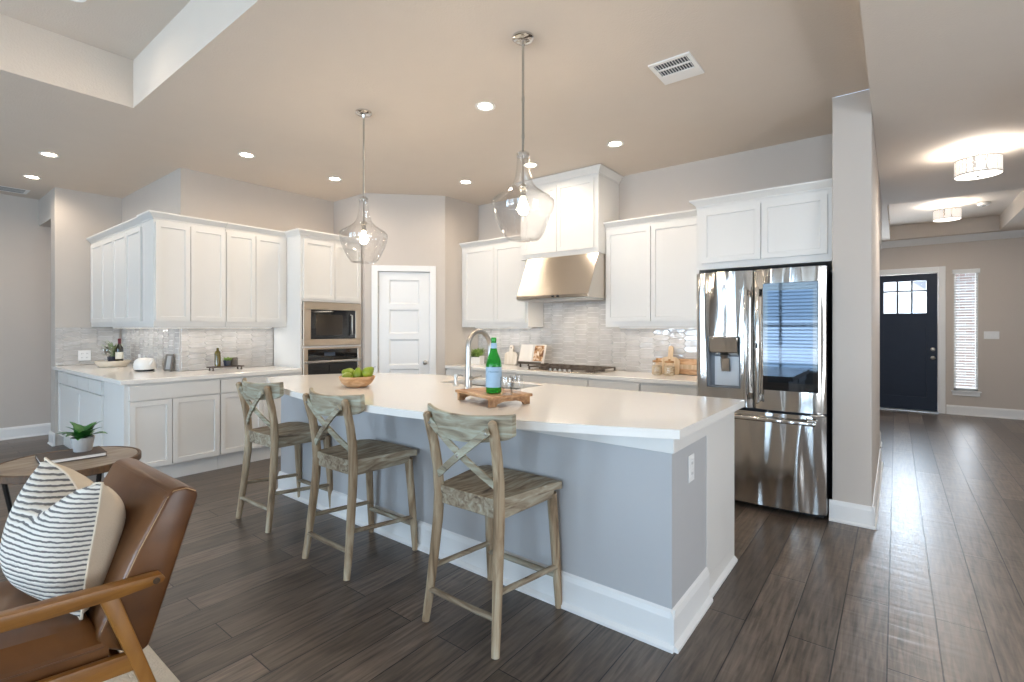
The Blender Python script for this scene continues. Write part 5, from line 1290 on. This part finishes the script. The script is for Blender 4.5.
def wineglass(loc, label):
    return tag(MB().lathe([(0, 0.001), (0.033, 0.001), (0.034, 0.003), (0.010, 0.007), (0.004, 0.014), (0.004, 0.095), (0.010, 0.104), (0.030, 0.122), (0.040, 0.150), (0.038, 0.185), (0.032, 0.212), (0.031, 0.212), (0.0365, 0.185), (0.0385, 0.150), (0.028, 0.124), (0, 0.108)], 24, cap=False).obj('wine_glass', M_glass, None, True, loc), label, 'glass', 'wine glasses on the round tray')
wineglass((-7.175, 1.610, ZT), 'clear stemmed wine glass at the left front of the round tray')
wineglass((-7.09, 1.625, ZT), 'clear stemmed wine glass between the other glass and the wine bottle')
wb = thing('wine_bottle', 'dark wine bottle with burgundy foil on the round tray', 'bottle', (-7.075, 1.72, ZT))
MB().lathe([(0, 0.004), (0.034, 0), (0.037, 0.006), (0.037, 0.185), (0.033, 0.205), (0.018, 0.228), (0.0145, 0.245), (0.014, 0.29)], 24, cap=False).obj('glass', M_wine, wb, True)
MB().lathe([(0.0146, 0.245), (0.0150, 0.248), (0.0152, 0.302), (0.013, 0.305), (0, 0.305)], 16).obj('foil', M_foil, wb, True)
MB().lathe([(0.0374, 0.07), (0.0374, 0.15)], 24, cap=False).obj('label', M_label, wb, True)
kt = thing('kettle', 'white rounded kettle with a dark base on the left counter', 'kettle', (-6.19, 1.72, CTL))
MB().lathe([(0, 0), (0.078, 0), (0.080, 0.004), (0.080, 0.016), (0, 0.016)], 28).obj('base', M_black, kt, True)
MB().lathe([(0, 0.0165), (0.090, 0.0165), (0.098, 0.03), (0.098, 0.075), (0.088, 0.108), (0.066, 0.128), (0.03, 0.136), (0, 0.137)], 32, cap=False).obj('body', M_ceramic, kt, True)
MB().lathe([(0.006, 0.136), (0.006, 0.146), (0.012, 0.150), (0.012, 0.158), (0, 0.161)], 14).obj('lid_knob', M_nickel, kt, True)
MB().tube([(0.086, 0.02, 0.070), (0.118, 0.03, 0.098), (0.132, 0.034, 0.132)], [0.018, 0.013, 0.010], 12).obj('spout', M_ceramic, kt, True)
for k, (x, y, h_, w_, lab) in enumerate(((-6.10, 1.885, 0.16, 0.13, 'taupe framed panel leaning on the alcove tile behind the kettle'), (-5.955, 1.85, 0.175, 0.10, 'taupe upright board leaning at the wall corner right of the kettle'))):
    f_ = thing('picture_frame', lab, 'frame', (x, y, CTL + 0.002), 0.1 if k == 0 else 0.5, 'small frames behind the kettle')
    f_.rotation_euler = (-0.16, 0, 0.1 if k == 0 else 0.35)
    m = MB(); m.box(-w_ / 2, w_ / 2, -0.007, 0.007, 0, 0.018, 0.002).box(-w_ / 2, w_ / 2, -0.007, 0.007, h_ - 0.018, h_, 0.002).box(-w_ / 2, -w_ / 2 + 0.018, -0.007, 0.007, 0.018, h_ - 0.018).box(w_ / 2 - 0.018, w_ / 2, -0.007, 0.007, 0.018, h_ - 0.018); m.obj('frame', M_taupe, f_)
    MB().box(-w_ / 2 + 0.018, w_ / 2 - 0.018, -0.003, 0.003, 0.018, h_ - 0.018).obj('insert', M_greyceramic if k else M_acacia, f_)
rv = thing('display_riser', 'small dark riser on the left counter carrying the oil bottle', 'riser', (-5.64, 2.285, CTL), R90)
MB().box(-0.165, 0.165, -0.06, 0.06, 0.030, 0.042, 0.002).obj('shelf', M_bookcover, rv)
for x in (-0.14, 0.14):
    for y in (-0.045, 0.045): MB().lathe([(0.008, 0), (0.010, 0.01), (0.006, 0.018), (0.009, 0.0298)], 10, T(x, y, 0)).obj('foot', M_iron, rv, True)
ZV = CTL + 0.0425
oo = thing('oil_bottle', 'olive oil bottle with pour spout on the small riser', 'bottle', (-5.64, 2.205, ZV))
MB().lathe([(0, 0.002), (0.026, 0), (0.030, 0.004), (0.030, 0.135), (0.024, 0.155), (0.012, 0.170), (0.011, 0.195), (0, 0.195)], 24).obj('glass', M_oil, oo, True)
MB().tube([(0, 0, 0.195), (0, 0, 0.212), (0.006, 0.004, 0.232)], [0.009, 0.005, 0.003], 10).obj('spout', M_nickel, oo, True)
gp = thing('potted_plant', 'bright green sprout plant in a blue pot on the small riser', 'plant', (-5.625, 2.295, ZV))
MB().lathe([(0, 0), (0.028, 0), (0.032, 0.004), (0.040, 0.060), (0.036, 0.062), (0.033, 0.054), (0, 0.053)], 24, cap=False).obj('pot', M_darkceramic, gp, True)
m = MB(); rr = random.Random(11)
for k in range(90):
    az = rr.uniform(0, 2 * PI); leaf(m, (rr.uniform(-0.025, 0.025), rr.uniform(-0.025, 0.025), 0.052), az, rr.uniform(0.5, 1.5), rr.uniform(0.03, 0.06), 0.012, 0.8)
m.obj('foliage', M_leafpale, gp, True)
mg = thing('mug', 'dark stoneware mug at the right end of the small riser', 'mug', (-5.655, 2.375, ZV))
MB().lathe([(0, 0), (0.034, 0), (0.037, 0.004), (0.037, 0.084), (0.034, 0.085), (0.033, 0.01), (0, 0.008)], 24, cap=False).obj('cup', M_taupe, mg, True)
MB().tube([(0.036, 0, 0.068), (0.058, 0, 0.064), (0.062, 0, 0.042), (0.052, 0, 0.022), (0.036, 0, 0.018)], 0.005, 8).obj('handle', M_taupe, mg, True)
